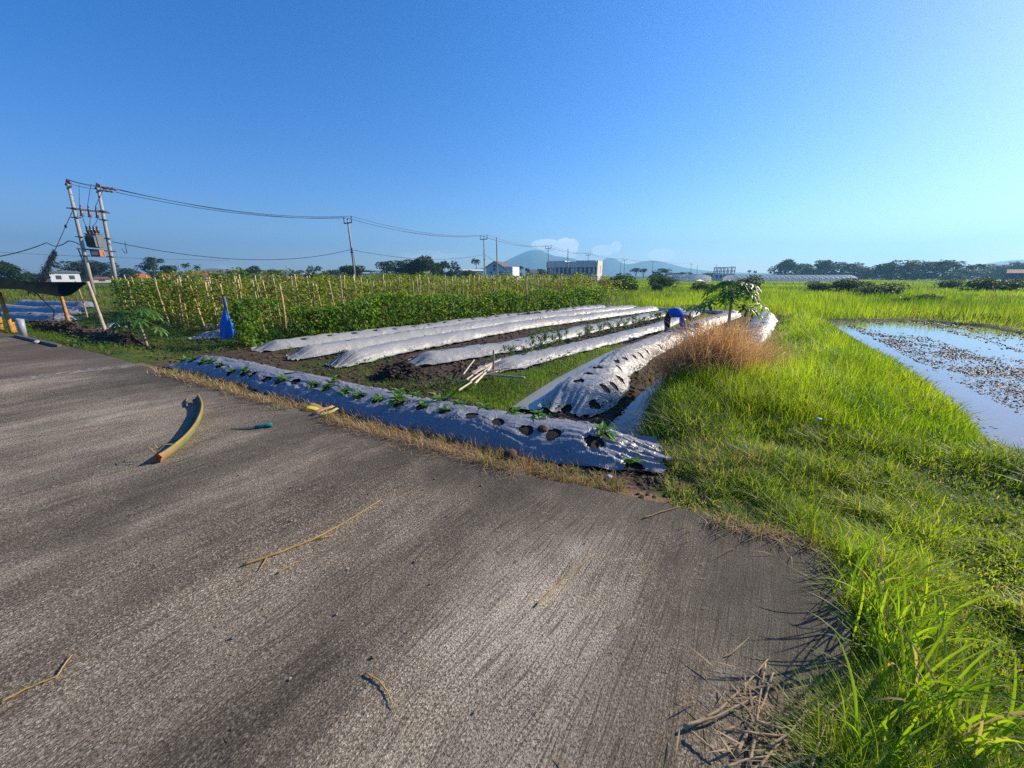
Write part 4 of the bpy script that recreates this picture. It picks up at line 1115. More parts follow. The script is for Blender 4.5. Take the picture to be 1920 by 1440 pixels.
# ------------------------------------------------------------------ papayas
def papaya(label, base, h, spread, nl, seed, lean=(0, 0), ll=.42):
    rr = RS(seed); x, y, z = base
    t = thing('papaya_tree', label, 'papaya tree', base)
    tr = MB(); pts = [(lean[0] * f ** 1.5, lean[1] * f, -.1 + (h + .1) * f) for f in np.linspace(0, 1, 9)]
    tr.tube(pts, [max(.022, (.052 - .022 * f) * h / 1.3 * (1.1 if i % 2 else 1)) for i, f in enumerate(np.linspace(0, 1, 9))], 10, (.30, .26, .19))
    tr.build('trunk', M['bark'], t, True)
    cr = MB(); top = Vector(pts[-1])
    for i in range(nl):
        a = i * 2.399 + rr.normal(0, .2); f = i / (nl - 1.0)          # 0 = lowest, outermost leaf
        el = -.25 + 1.15 * f + rr.normal(0, .1); L = spread * (1.0 - .45 * f) * rr.uniform(.8, 1.1)
        s0 = top + Vector((0, 0, -.22 * (1 - f) * h / 1.3)); d = Vector((math.cos(a) * math.cos(el), math.sin(a) * math.cos(el), math.sin(el)))
        e = s0 + d * L + Vector((0, 0, -.12 * L)); mid = s0 + d * L * .5 + Vector((0, 0, .05 * L))
        cr.tube([s0, mid, e], [.012, .009, .006], 5, (.22, .30, .09), False)
        # palmate blade: seven lobes, each lobed again
        dh = Vector((math.cos(a), math.sin(a), -.45 - .3 * (1 - f))).normalized(); side = dh.cross(Vector((0, 0, 1))).normalized(); up = side.cross(dh)
        if up.z < 0: up = -up
        size = ll * rr.uniform(.8, 1.15) * (1 - .3 * f)
        col = np.array((.035, .105, .012)) * rr.uniform(.7, 1.3) + np.array((.05, .08, .008)) * rr.uniform(0, 1)
        for kk in range(-4, 5):
            th = kk * .60; lob = size * (1 - .055 * abs(kk)) * rr.uniform(.85, 1.1)
            ld = (dh * math.cos(th) + side * math.sin(th)).normalized(); ls = (side * math.cos(th) - dh * math.sin(th)).normalized()
            dr = -up * .28 * lob - Vector((0, 0, .08 * lob))
            c = lambda u, w: e + ld * lob * u + ls * lob * w + dr * u * u + up * abs(w) * lob * .25
            V = [c(0, 0), c(.3, .05), c(.5, .20), c(.60, .08), c(.8, .13), c(1.0, 0), c(.8, -.13), c(.60, -.08), c(.5, -.20), c(.3, -.05), c(.45, 0), c(.7, 0)]
            T = [[0, 10, 1], [1, 10, 2], [2, 10, 3], [3, 10, 11], [3, 11, 4], [4, 11, 5], [5, 11, 6], [6, 11, 7], [7, 11, 10], [7, 10, 8], [8, 10, 9], [9, 10, 0]]
            cr.add([tuple(q) for q in V], None, T, col)
    cr.build('crown', M['leaf'], t)
    if nl > 18:
        fr = MB()
        for i in range(5):
            a = i * 1.3; fr.tube([top + Vector((math.cos(a) * .05, math.sin(a) * .05, -.12 - .03 * i)), top + Vector((math.cos(a) * .07, math.sin(a) * .07, -.2 - .03 * i)), top + Vector((math.cos(a) * .06, math.sin(a) * .06, -.27 - .03 * i))], [.012, .04, .012], 8, (.10, .18, .03))
        fr.build('fruit', M['leaf'], t, True)
    return t
b = P(1364, 624, -.3); papaya('large papaya tree with spreading crown behind the brown reeds', (b[0], b[1], -.3), 1.42, .95, 26, 71, (-.05, 0), .46)
b = P(275, 645, -.2); papaya('small papaya tree beside the bean field, near the soil heap', (b[0], b[1], -.2), .80, .55, 18, 72, (-.08, 0), .30)

# ------------------------------------------------------------------ brown reeds and tall grasses
rr = RS(81); mb = MB()
def clump(mb, cx, cy, sx_, sy_, n, h0, h1, w, ca, cb, lmin, lmax, segs=4, az=None, zz=None):
    x = cx + rr.normal(0, sx_, n); y = cy + rr.normal(0, sy_, n)
    z = H(x, y) if zz is None else np.full(n, zz)
    blades(mb, x, y, z - .02, rr.uniform(h0, h1, n), w * rr.uniform(.6, 1.3, n), rr.uniform(lmin, lmax, n), gcol(rr, n, ca, cb), segs, rr, az if az is None else rr.normal(az[0], az[1], n))
c = P(1335, 724, -.15); e = P(1284, 724, -.15); f = P(1408, 706, -.15)
RC = ((.38, .19, .11), (.80, .55, .36))
clump(mb, c[0], c[1], .27, .21, 1200, .70, 1.36, .0075, *RC, .05, .6, 5)
clump(mb, c[0], c[1], .32, .23, 700, .5, 1.15, .007, (.42, .22, .11), (.78, .55, .36), .3, 1.3, 5)
clump(mb, e[0], e[1], .22, .19, 950, .5, 1.15, .007, (.26, .12, .06), (.64, .43, .28), .15, 1.4, 5, (PI, .9))
clump(mb, f[0], f[1], .24, .2, 800, .45, .95, .007, *RC, .1, 1.1, 5)
clump(mb, c[0], c[1], .32, .22, 260, .4, .8, .010, (.10, .16, .03), (.30, .34, .08), .1, .7, 4)
# feathery heads
n = 420; x = c[0] + rr.normal(0, .42, n); y = c[1] + rr.normal(0, .22, n); z = H(x, y) + rr.uniform(.35, .95, n)
leaves(mb, np.stack([x, y, z], 1), rdir(rr, n, .1, 1), np.tile([0, 1., 0], (n, 1)), rr.uniform(.05, .10, n), rr.uniform(.008, .016, n), gcol(rr, n, (.5, .32, .2), (.8, .66, .5)))
o = mb.build('reed_clump', M['straw'], None, False, (c[0], c[1], -.15)); tag(o, 'dry brown reed clump leaning over the wide bright bed', 'reeds')

rr = RS(82)
for (px, py, sx_, sy_, n, h0, h1, lab) in [(1300, 775, .26, .2, 650, .22, .46, 'tall green and straw grass tuft right beside the ditch water'), (1350, 745, .3, .22, 800, .25, .5, 'tall green grass tuft in front of the brown reeds'),
                                           (1265, 800, .2, .18, 520, .18, .42, 'drooping grey-green grass tuft overhanging the ditch'), (1420, 745, .24, .2, 800, .22, .42, 'tall green grass tuft on the bank to the right of the brown reeds'),
                                           (1330, 815, .26, .16, 560, .14, .32, 'low bright grass tuft between the ditch grass and the gathered bed end')]:
    p = P(px, py, -.12); mb = MB()
    clump(mb, p[0], p[1], sx_, sy_, n, h0, h1, .011, (.08, .18, .012), (.26, .36, .03), .2, 1.1)
    clump(mb, p[0], p[1], sx_, sy_, n // 4, h0, h1, .010, (.25, .20, .10), (.45, .38, .24), .6, 1.9)
    tag(mb.build('grass_tuft', M['grass'], None, False, (p[0], p[1], -.12)), lab, 'grass tuft', 'tall grass tufts')

def big_blade(mb, b, az, L, lean, w, col, droop=1.0, n=9):
    b = Vector(b); V = []; dh = Vector((math.cos(az), math.sin(az), 0)); sd = Vector((-math.sin(az), math.cos(az), 0)); p = b.copy(); el = PI / 2 - lean; tw = rr.uniform(-.5, .5)
    for i in range(n + 1):
        t = i / n; ww = w * (.55 + .9 * t) * (1 - t ** 2.2) ** .7 if i < n else 0
        d = dh * math.cos(el) + Vector((0, 0, 1)) * math.sin(el); s = (sd * math.cos(tw * t * 2) + d.cross(sd) * math.sin(tw * t * 2)); up = d.cross(s)
        V += [p + s * ww * .5 + up * ww * .14, p.copy(), p - s * ww * .5 + up * ww * .14]
        p = p + d * L / n; el -= droop * (1.7 * t) / n * 1.6
        if p.z < b.z + .01: el = max(el, 0.0)
    q = []
    for i in range(n):
        q += [[3 * i, 3 * i + 1, 3 * i + 4, 3 * i + 3], [3 * i + 1, 3 * i + 2, 3 * i + 5, 3 * i + 4]]
    mb.add([tuple(v) for v in V], q, None, col)
rr = RS(83)
tufts = [(1600, 1065, 16, .16, .30, 'small grass tuft growing over the rounded road corner'), (1628, 1150, 24, .24, .42, 'tall bright grass tuft standing at the curve of the road edge'), (1665, 1240, 30, .28, .48, 'largest bright grass tuft on the road edge, with blades reaching over the concrete'),
         (1690, 1350, 26, .26, .46, 'broad-bladed grass tuft beside the straw litter'), (1790, 1400, 24, .25, .44, 'broad arching grass tuft at the bottom corner of the turf'), (1740, 1190, 18, .18, .34, 'yellow-green grass tuft in the turf behind the road edge tufts'), (1640, 1440, 14, .24, .4, 'grass tuft rising from the straw litter at the road edge')]
for (px, py, n, l0, l1, lab) in tufts:
    p = P(px, py, -.03); mb = MB()
    for i in range(int(n * 1.5)):
        az = rr.uniform(0, 2 * PI); f = rr.uniform(0, 1)
        col = np.array((.12, .27, .012)) * (1 - f) + np.array((.36, .50, .03)) * f
        if rr.uniform() < .1: col = np.array((.40, .33, .18))
        big_blade(mb, (p[0] + rr.normal(0, .05), p[1] + rr.normal(0, .04), -.06), az, rr.uniform(l0, l1 * 1.2), abs(rr.normal(.18, .24)), rr.uniform(.007, .014), col, rr.uniform(.4, 1.5))
    if 'largest' in lab:
        for az, L, ln in ((PI * .93, .55, .75), (PI * 1.02, .5, .9), (PI * .85, .45, .7)): big_blade(mb, (p[0], p[1], -.05), az, L, ln, .010, (.12, .22, .03), .8)
    tag(mb.build('grass_tuft', M['grass'], None, True, (p[0], p[1], -.05)), lab, 'grass tuft', 'grass tufts at the road edge')

# ------------------------------------------------------------------ things lying about
def lying(name, label, cat, pts, r, col, group=None, z=.006, branches=()):
    mb = MB(); w = [Vector(P(a, b, z)) for a, b in pts]; o = w[0].copy(); m = len(w)
    fine = []
    for i in range(m - 1):
        for k in range(6): fine.append(w[i].lerp(w[i + 1], k / 6) + Vector((0, 0, abs(math.sin(i * 2 + k)) * .004)))
    fine.append(w[-1]); n = len(fine)
    mb.tube([p - o for p in fine], [r * (1 - .6 * i / n) for i in range(n)], 6, col)
    for bpts in branches:
        b = [Vector(P(a, c, z)) - o for a, c in bpts]; mb.tube(b, [r * .5, r * .25] if len(b) == 2 else [r * .5, r * .4, r * .2], 5, col)
    return tag(mb.build(name, M['straw'], None, True, None), label, cat, group), o
def L_(*a, **k):
    o, l = lying(*a, **k); o.location = l
SC = (.48, .33, .13); SP = (.50, .38, .24)
L_('straw_stalk', 'long golden straw stalk lying in the middle of the concrete', 'straw stalk', [(455, 1060), (520, 1038), (585, 1013), (640, 984), (680, 960), (713, 938)], .008, SC, branches=([(585, 1013), (625, 1003)], [(500, 1046), (485, 1070)]))
L_('straw_stalk', 'thin straw stalk lying alone in the centre of the concrete', 'straw stalk', [(1004, 1136), (1040, 1102), (1075, 1070), (1112, 1040)], .005, SC)
L_('straw_stalk', 'hooked thin straw on the near concrete', 'straw stalk', [(685, 1262), (712, 1278), (728, 1300), (738, 1328)], .004, SC)
L_('straw_stalk', 'straw with a papery leaf at the left border of the concrete', 'straw stalk', [(0, 1318), (50, 1292), (108, 1268), (122, 1245), (136, 1228)], .005, SC)
L_('straw_stalk', 'straw lying at the edge of the dry stubble near the gathered bed end', 'straw stalk', [(1206, 972), (1240, 960), (1275, 950)], .005, SC)
L_('straw_stalk', 'short straw lying below the long golden stalk', 'straw stalk', [(520, 1075), (560, 1052)], .004, SC)
pile = [[(1284, 1366), (1345, 1335), (1400, 1283), (1440, 1236)], [(1380, 1416), (1408, 1360), (1432, 1318), (1451, 1257)], [(1404, 1440), (1416, 1378), (1424, 1310), (1436, 1244)], [(1282, 1362), (1340, 1346), (1418, 1306)],
        [(1296, 1372), (1320, 1392), (1350, 1416)], [(1424, 1440), (1445, 1412), (1470, 1386)], [(1496, 1440), (1502, 1390), (1512, 1290)], [(1388, 1372), (1450, 1380), (1520, 1376)], [(1416, 1352), (1460, 1366), (1500, 1360)],
        [(1440, 1400), (1480, 1376), (1515, 1330)], [(1540, 1440), (1556, 1400), (1562, 1330)], [(1470, 1440), (1520, 1420), (1580, 1405)], [(1550, 1340), (1575, 1322), (1598, 1300)], [(1360, 1440), (1400, 1425), (1440, 1418)], [(1520, 1440), (1530, 1410), (1548, 1360)]]
plab = ['longest straw of the litter, slanting up from the tip of the litter', 'straw slanting up to the top of the litter, beside the longest one', 'nearly upright straw reaching the top of the litter', 'bent straw crossing under the longest one in the litter',
        'short straw at the far tip of the litter', 'short straw at the bottom of the litter, beneath the upright ones', 'straw standing out towards the largest tuft from the litter', 'flat straw lying across the middle of the litter',
        'short flat straw above the crossing one in the litter', 'straw slanting up to the right in the litter', 'straw beside the tuft that rises from the litter', 'low flat straw at the bottom of the litter near the turf',
        'pale straw at the foot of the largest tuft', 'flat straw at the bottom border of the litter', 'slanting straw between the litter and the turf']
for i, (pts, lab) in enumerate(zip(pile, plab)):
    L_('straw_stalk', lab, 'straw stalk', pts, (.0062 if i < 4 else .0048), SP, 'straws of the litter at the road edge', z=.008 + .003 * i)
# small bits scattered over the concrete
rr = RS(91); mb = MB(); n = 190
x = rr.uniform(-6, 1.3, n); y = rr.uniform(.6, 6, n); ok = sdf(road_poly, x, y) < -.05; x, y = x[ok], y[ok]; n = len(x)
d = rdir(rr, n, 0, .08); leaves(mb, np.stack([x, y, np.full(n, .006)], 1), d, np.tile([0, 0, 1.], (n, 1)), rr.uniform(.015, .07, n), rr.uniform(.003, .007, n), gcol(rr, n, (.18, .12, .06), (.5, .38, .2)), .0, .05)
# fine straw in the litter
n = 150; q = np.array(P(1470, 1390, 0)[:2]); x = q[0] + rr.normal(0, .14, n); y = q[1] + rr.normal(0, .11, n)
leaves(mb, np.stack([x, y, np.full(n, .008) + rr.uniform(0, .02, n)], 1), rdir(rr, n, 0, .15), np.tile([0, 0, 1.], (n, 1)), rr.uniform(.04, .18, n), rr.uniform(.004, .009, n), gcol(rr, n, (.20, .14, .08), (.5, .38, .23)), .02, .05)
n = 90; x = -1.0 + rr.normal(0, 1.6, n); y = 2.0 + rr.normal(0, 1.2, n); ok = sdf(road_poly, x, y) < -.05; x, y = x[ok], y[ok]
clods(mb, x, y, np.full(len(x), .003), rr.uniform(.004, .012, len(x)), rr, (.10, .08, .07), (.4, .37, .33))
tag(mb.build('litter', M['straw']), 'tiny straw bits and grit scattered over the concrete', 'litter', kind='stuff')

# cut palm frond butt
def frond():
    px = [(288, 868, .0), (312, 852, .0), (335, 833, .01), (356, 807, .015), (369, 780, .02), (371, 764, .025), (365, 749, .04)]
    W = [Vector(P(a, b, z)) for a, b, z in px]; o = Vector((W[0].x, W[0].y, 0)); n = 42; pts = []
    for i in range(n):
        f = i / (n - 1.0) * (len(W) - 1); k = min(int(f), len(W) - 2); u = f - k
        p = [W[max(0, min(len(W) - 1, k + j))] for j in (-1, 0, 1, 2)]
        pts.append(.5 * (2 * p[1] + (p[2] - p[0]) * u + (2 * p[0] - 5 * p[1] + 4 * p[2] - p[3]) * u * u + (3 * p[1] - p[0] - 3 * p[2] + p[3]) * u ** 3) - o)
    mb = MB(); V = []; C = []; m = 11
    for i, p in enumerate(pts):
        f = i / (n - 1.0); d = (pts[min(i + 1, n - 1)] - pts[max(i - 1, 0)]).normalized(); side = d.cross(Vector((0, 0, 1))).normalized(); up = side.cross(d)
        wd = .058 + .022 * math.sin(PI * min(1, f * 1.4)) + .02 * (1 - f) ** 6; th0 = .035 + .03 * (1 - f) ** 2
        base = np.array((.165, .175, .045)) * (1 - abs(f - .55)) + np.array((.12, .105, .055)) * abs(f - .55)
        for shell in (0, 1):
            for j in range(m):
                a = -1.25 + 2.5 * j / (m - 1); a2 = a + .75             # trough opens up and to the left
                r_ = wd - shell * th0 * (1 - .35 * abs(a))
                q = p + side * (math.sin(a2) * r_) - up * (math.cos(a2) * r_) + up * (wd * .72)
                V.append(tuple(q))
                cc = base if shell == 0 else np.array((.10, .085, .04))
                if shell == 0 and f < .28: k = 1 - f / .28; cc = cc * (1 - k) + np.array((.30, .18, .085)) * k
                if abs(j - m + 1) < 1 and f > .2: cc = np.array((.34, .20, .07))
                C.append(cc)
    q = []
    for i in range(n - 1):
        for s in (0, 1):
            for j in range(m - 1):
                a = (i * 2 + s) * m + j; b = ((i + 1) * 2 + s) * m + j
                q.append([a, b, b + 1, a + 1] if s == 0 else [a, a + 1, b + 1, b])
        for j in (0, m - 1):
            a = (i * 2) * m + j; b = ((i + 1) * 2) * m + j; q.append([a, a + m, b + m, b] if j == 0 else [a, b, b + m, a + m])
    mb.add(V, q, None, C)
    t = thing('palm_frond_stalk', 'curved yellow-green palm stalk with orange cut end lying on the concrete', 'palm stalk', o)
    mb.build('stalk', M['tinted'], t, True)
    e = MB()                                                            # rough orange cut face
    V0 = [Vector(V[j]) for j in range(m)] + [Vector(V[m + j]) for j in range(m)][::-1]; cen = sum(V0, Vector()) / len(V0); d = (pts[0] - pts[1]).normalized()
    ev = [tuple(v + d * .012 * (1 + math.sin(i * 2.1))) for i, v in enumerate(V0)] + [tuple(cen - d * .02)]; k = len(V0)
    e.add(ev + [tuple(v) for v in V0], [[k + 1 + i, k + 1 + (i + 1) % k, (i + 1) % k, i] for i in range(k)], [[i, (i + 1) % k, k] for i in range(k)], (.42, .15, .045))
    e.build('cut_end', M['tinted'], t)
    h = MB()
    for a, b, c in ((.02, -.06, .3), (.10, .05, 1.2), (.14, -.04, 2.2)):
        p = pts[2 + int(a * 20)]; h.tube([p + Vector((0, 0, .09)), p + Vector((b, .02, .13)), p + Vector((b * 2, .05, .12))], [.006, .005, .002], 5, (.45, .3, .16))
    h.build('torn_fibre', M['straw'], t, True)
frond()
L_('straw_stalk', 'small curled husk lying just beyond the tip of the palm stalk', 'husk', [(351, 762), (349, 752), (353, 746)], .013, (.33, .22, .13), z=.012)

# knife with teal handle
a = Vector(P(432, 803, .012)); b = Vector(P(478, 801, .016)); c = Vector(P(510, 797, .02)); o = b.copy(); t = thing('sickle', 'slim dark blade with a teal handle lying on the concrete', 'sickle', (o.x, o.y, 0))
mb = MB(); zz = Vector((0, 0, .016)); d = (b - a); s = Vector((-d.y, d.x, 0)).normalized()
V = []
for i in range(9):
    f = i / 8; p = (a - o) * f + zz; ww = .022 * (1 - f) ** .6 + .002; q = p - s * .02 * f * (1 - f) * 2
    V += [tuple(q + s * ww), tuple(q + Vector((0, 0, .004))), tuple(q - s * ww), tuple(q - Vector((0, 0, .004)))]
q = [[4 * i + k, 4 * i + (k + 1) % 4, 4 * i + 4 + (k + 1) % 4, 4 * i + 4 + k] for i in range(8) for k in range(4)]
mb.add(V, q); mb.build('blade', M['steel'], t)
mb = MB(); e = c - o; mb.tube([zz, e * .3 + zz, e * .7 + zz * 1.2, e + zz * 1.3], [.016, .022, .020, .026], 8, (.005, .16, .17)); mb.build('handle', M['tinted'], t, True)

# yellow and brown scraps at the straw edge
for i, (pts, w_, col, lab) in enumerate([([(570, 765), (590, 768), (606, 772)], .05, (.62, .50, .06), 'yellow leaf strip lying in the dry straw beside the dark bed'), ([(577, 758), (595, 763), (612, 770)], .035, (.33, .27, .12), 'olive leaf strip lying behind the yellow strip in the straw'),
                                        ([(592, 776), (610, 768), (626, 762)], .045, (.50, .27, .17), 'pinkish brown leaf strip next to the yellow strip'), ([(600, 780), (615, 776), (634, 766)], .04, (.45, .38, .12), 'tan-yellow leaf strip nearest the concrete among the scraps')]):
    W = [Vector(P(a, b, .012 + .006 * i)) for a, b in pts]; o = W[0].copy(); mb = MB(); V = []
    for j, p in enumerate([W[0], W[0].lerp(W[1], .5), W[1], W[1].lerp(W[2], .5), W[2]]):
        d = (W[2] - W[0]).normalized(); s = Vector((-d.y, d.x, 0)); k = w_ * .62 * (1, 1.15, 1.1, .9, .5)[j]; z = Vector((0, 0, .008 * math.sin(j * 1.4)))
        V += [tuple(p - o + s * k + Vector((0, 0, .02)) + z), tuple(p - o + z), tuple(p - o - s * k + Vector((0, 0, .014)) + z)]
    q = []
    for j in range(4): q += [[3 * j, 3 * j + 1, 3 * j + 4, 3 * j + 3], [3 * j + 1, 3 * j + 2, 3 * j + 5, 3 * j + 4]]
    mb.add(V, q, None, col); ob = tag(mb.build('leaf_scrap', M['tinted'], None, True), lab, 'leaf scrap', 'leaf scraps in the straw'); ob.location = o
    md = ob.modifiers.new('thick', 'SOLIDIFY'); md.thickness = .004
# crumpled pale plastic bag scraps
for px, py, s, lab in [(1143, 888, .05, 'crumpled pale plastic scrap in the soil below the dark bed'), (1532, 802, .06, 'small white plastic scrap in the bank grass')]:
    p = P(px, py, -.02); mb = MB(); clod_mesh(mb, (0, 0, .0), s * .55, RS(int(px)), (.42, .46, .48), .5, 9); tag(mb.build('plastic_scrap', M['tinted'], None, False), lab, 'scrap').location = (p[0], p[1], .0 - .05 if px < 1400 else .08)

# bamboo pile at the near end of the creased bed
c9 = lambda x, y: (860 + x / 9.6, 630 + y / 9.6)
BC = (.52, .43, .31)
sticks = [((210, 690), (1190, 752), .024, 'thick pale bamboo lying flat across the front of the pile'), ((215, 690), (745, 432), .022, 'long bamboo slanting to the upper end of the pile'), ((80, 735), (280, 432), .015, 'thin bamboo leaning up apart from the pile'),
          ((200, 885), (590, 540), .019, 'bamboo sticking out towards the dark bed, longest of the near ends'), ((268, 882), (575, 570), .022, 'bamboo sticking out towards the dark bed next to the longest one'), ((-20, 855), (165, 788), .018, 'short bamboo end lying nearest the soil heap'),
          ((-10, 1030), (230, 830), .018, 'short bamboo lying closest to the dark bed'), ((450, 690), (985, 562), .016, 'thin bamboo lying over the creased bed end'), ((225, 688), (500, 535), .024, 'split bamboo in the middle of the pile'), ((660, 680), (780, 590), .015, 'short bamboo piece beside the upright stake of the pile'), ((300, 700), (620, 500), .018, 'bamboo lying between the split bamboo and the long slanting one'),
          ((420, 720), (760, 600), .017, 'bamboo lying low behind the flat front bamboo'), ((120, 800), (420, 590), .016, 'bamboo crossing the left part of the pile'), ((350, 760), (690, 640), .015, 'thin bamboo half hidden under the flat front bamboo')]
for i, (a, b, r, lab) in enumerate(sticks):
    A = Vector(P(*c9(*a), -.24)); Bv = Vector(P(*c9(*b), -.17 + .02 * (i % 3)))
    A.z += .02 * (i % 4)
    cane('bamboo_stick', lab, 'bamboo stick', A, Bv, r, tuple(x * (.8 + .08 * (i % 5)) for x in BC), 'bamboo sticks of the pile')
b = Vector(P(*c9(625, 700), -.25)); t = Vector(D(*c9(628, 250), b.y)); cane('bamboo_stick', 'upright bamboo stake standing in the pile', 'bamboo stick', b - Vector((0, 0, .1)), t, .022, (.36, .24, .17), 'bamboo sticks of the pile')
for a, b, lab in [((1383, 640), (1367, 612), 'thin stick leaning beside the papaya trunk'), ((1392, 652), (1400, 612), 'dark stick leaning towards the bright rounded bed')]:
    A = Vector(P(*a, -.35)); Bv = Vector(D(*b, A.y + .3)); cane('leaning_stick', lab, 'stick', A, Bv, .018, (.10, .085, .06))

# ------------------------------------------------------------------ the person bending over the bed
def skin_mesh(name, verts, edges, radii, mat, parent, root=0, sub=2):
    me = bpy.data.meshes.new(name); me.from_pydata(verts, edges, []); me.update()
    o = bpy.data.objects.new(name, me); COL.objects.link(o)
    o.modifiers.new('skin', 'SKIN'); 
    lay = me.skin_vertices[0].data
    for i, r in enumerate(radii): lay[i].radius = (r, r) if not hasattr(r, '__len__') else r
    for i in range(len(verts)): lay[i].use_root = (i == root)
    sm = o.modifiers.new('sub', 'SUBSURF'); sm.levels = sub; sm.render_levels = sub
    dg = bpy.context.evaluated_depsgraph_get(); m2 = bpy.data.meshes.new_from_object(o.evaluated_get(dg)); m2.name = name
    o.modifiers.clear(); o.data = m2; bpy.data.meshes.remove(me)
    m2.materials.clear(); m2.materials.append(mat)
    for p in m2.polygons: p.use_smooth = True
    if parent is not None: o.parent = parent
    return o
def person():
    loc = P(1262, 640, -.33); loc = (5.12, 12.55, -.38)
    V = [(-.10, 0, .80)]; E = []; R = [.08]                                # pelvis
    def add(p, par, r): V.append(p); R.append(r); E.append((par, len(V) - 1)); return len(V) - 1
    c1 = add((.05, 0, .865), 0, .115); c2 = add((.22, 0, .875), c1, .125); c3 = add((.34, 0, .83), c2, .11)
    n1 = add((.44, 0, .80), c3, .056); h1_ = add((.51, 0, .77), n1, .078); h2 = add((.585, 0, .715), h1_, .092); add((.635, 0, .665), h2, .062)
    add((.615, .0, .625), h2, .018)                                         # nose
    for s in (1, -1):
        add((.56, s * .092, .715), h2, .017)                               # ears
        k0 = add((-.09, s * .095, .70), 0, .07); k1 = add((-.05, s * .10, .42), k0, .062); k2 = add((-.075, s * .10, .09), k1, .040); f1 = add((-.02, s * .105, .035), k2, .038); add((.13, s * .12, .022), f1, .028)
        s0 = add((.36, s * .165, .79), c3, .062); e0 = add((.40 + .03 * s, s * .20, .53), s0, .043); w0 = add((.47 + .05 * s, s * .13, .34), e0, .028)
        pm = add((.50 + .05 * s, s * .11, .285), w0, .032)
        for j in range(4):
            a = add((.52 + .05 * s + .005 * j, s * .11 + (j - 1.5) * .018, .245 + .004 * abs(j - 1)), pm, .0095); add((.525 + .05 * s, s * .10 + (j - 1.5) * .016, .205 + .006 * abs(j - 1)), a, .0085)
        a = add((.535 + .05 * s, s * .085, .28), pm, .010); add((.56 + .05 * s, s * .08, .25), a, .0085)
    body = skin_mesh('person', V, E, R, M['skin'], None); body.location = loc; body.rotation_euler = (0, 0, math.radians(-24)); body.scale = (.95, .95, .95)
    tag(body, 'person in blue shirt and red headcloth bending down over the bed', 'person')
    V = [(-.09, 0, .83)]; E = []; R = [(.15, .165)]
    c1 = add((.05, 0, .885), 0, (.155, .175)); c2 = add((.20, 0, .895), c1, (.16, .185)); c3 = add((.34, 0, .85), c2, (.14, .165)); add((.42, 0, .815), c3, .075)
    for s in (1, -1):
        s0 = add((.35, s * .185, .80), c3, .078); e0 = add((.38 + .03 * s, s * .215, .55), s0, .054); add((.45 + .05 * s, s * .145, .385), e0, .040)
    skin_mesh('shirt', V, E, R, M['shirt'], body)
    V = [(-.12, 0, .80)]; E = []; R = [(.155, .175)]; add((-.02, 0, .845), 0, (.15, .17))
    for s in (1, -1):
        k0 = add((-.10, s * .10, .68), 0, .120); k1 = add((-.06, s * .105, .42), k0, .095); add((-.08, s * .10, .10), k1, .075)
    skin_mesh('trousers', V, E, R, M['trousers'], body)
    V = [(.495, 0, .79)]; E = []; R = [.09]
    a = add((.555, 0, .76), 0, .115); b = add((.60, 0, .72), a, .105); add((.47, 0, .75), 0, .055)
    skin_mesh('headcloth', V, E, R, M['red_cloth'], body)
    mb = MB()
    d = Vector((.55, 0, .5)).normalized(); c = Vector((.64, 0, .72)); ax = Vector((.75, 0, -.65)).normalized(); sd = Vector((0, 1, 0)); u = ax.cross(sd)
    VV = []; nn = 20
    for r_, h in ((.02, .055), (.07, .045), (.10, .01), (.135, -.02), (.13, -.03), (.09, 0)):
        for k in range(nn): th = 2 * PI * k / nn; VV.append(tuple(c + ax * h * .6 + (sd * math.cos(th) + u * math.sin(th)) * r_ * .8 + Vector((-.005, 0, .02))))
    mb.add(VV, [[i * nn + k, i * nn + (k + 1) % nn, (i + 1) * nn + (k + 1) % nn, (i + 1) * nn + k] for i in range(5) for k in range(nn)], None, (.55, .42, .30))
    mb.build('hat', M['straw'], body, True)
person()
# ------------------------------------------------------------------ distant trees, palms, bushes
def ground_at(px, y, z=-.35):
    depth = y * CT - (z - CAMZ) * ST
    return ((px - 960.) / FPX * depth, y, z), depth

def blobs_crown(seed, blobs, n, size, ca, cb, flat=1.0):
    rr = RS(seed); mb = MB(); B = np.array(blobs); wt = B[:, 3] ** 2; k = rr.choice(len(B), n, p=wt / wt.sum())
    d = rdir(rr, n, -.75, 1.0); f = rr.uniform(0, 1, n) ** .35
    c = B[k, :3] + d * (B[k, 3] * (.45 + .62 * f))[:, None] * np.array([1, 1, flat])
    nz = fbm(c[:, 0] * 7 + c[:, 2] * 3, c[:, 1] * 7 + c[:, 2] * 5, seed, 3)
    keep = nz > .33; c, d, nz = c[keep], d[keep], nz[keep]; n = len(c)
    col = lerp3(np.clip(nz * 2 - .6 + rr.normal(0, .25, n), 0, 1), ca, cb)
    leaves(mb, c, d + rdir(rr, n, -1, .6) * .9, np.tile([0, 0, 1.], (n, 1)) + rr.normal(0, .5, (n, 3)), size * rr.uniform(.6, 1.4, n), size * .75 * rr.uniform(.6, 1.3, n), col, .3)
    return mb

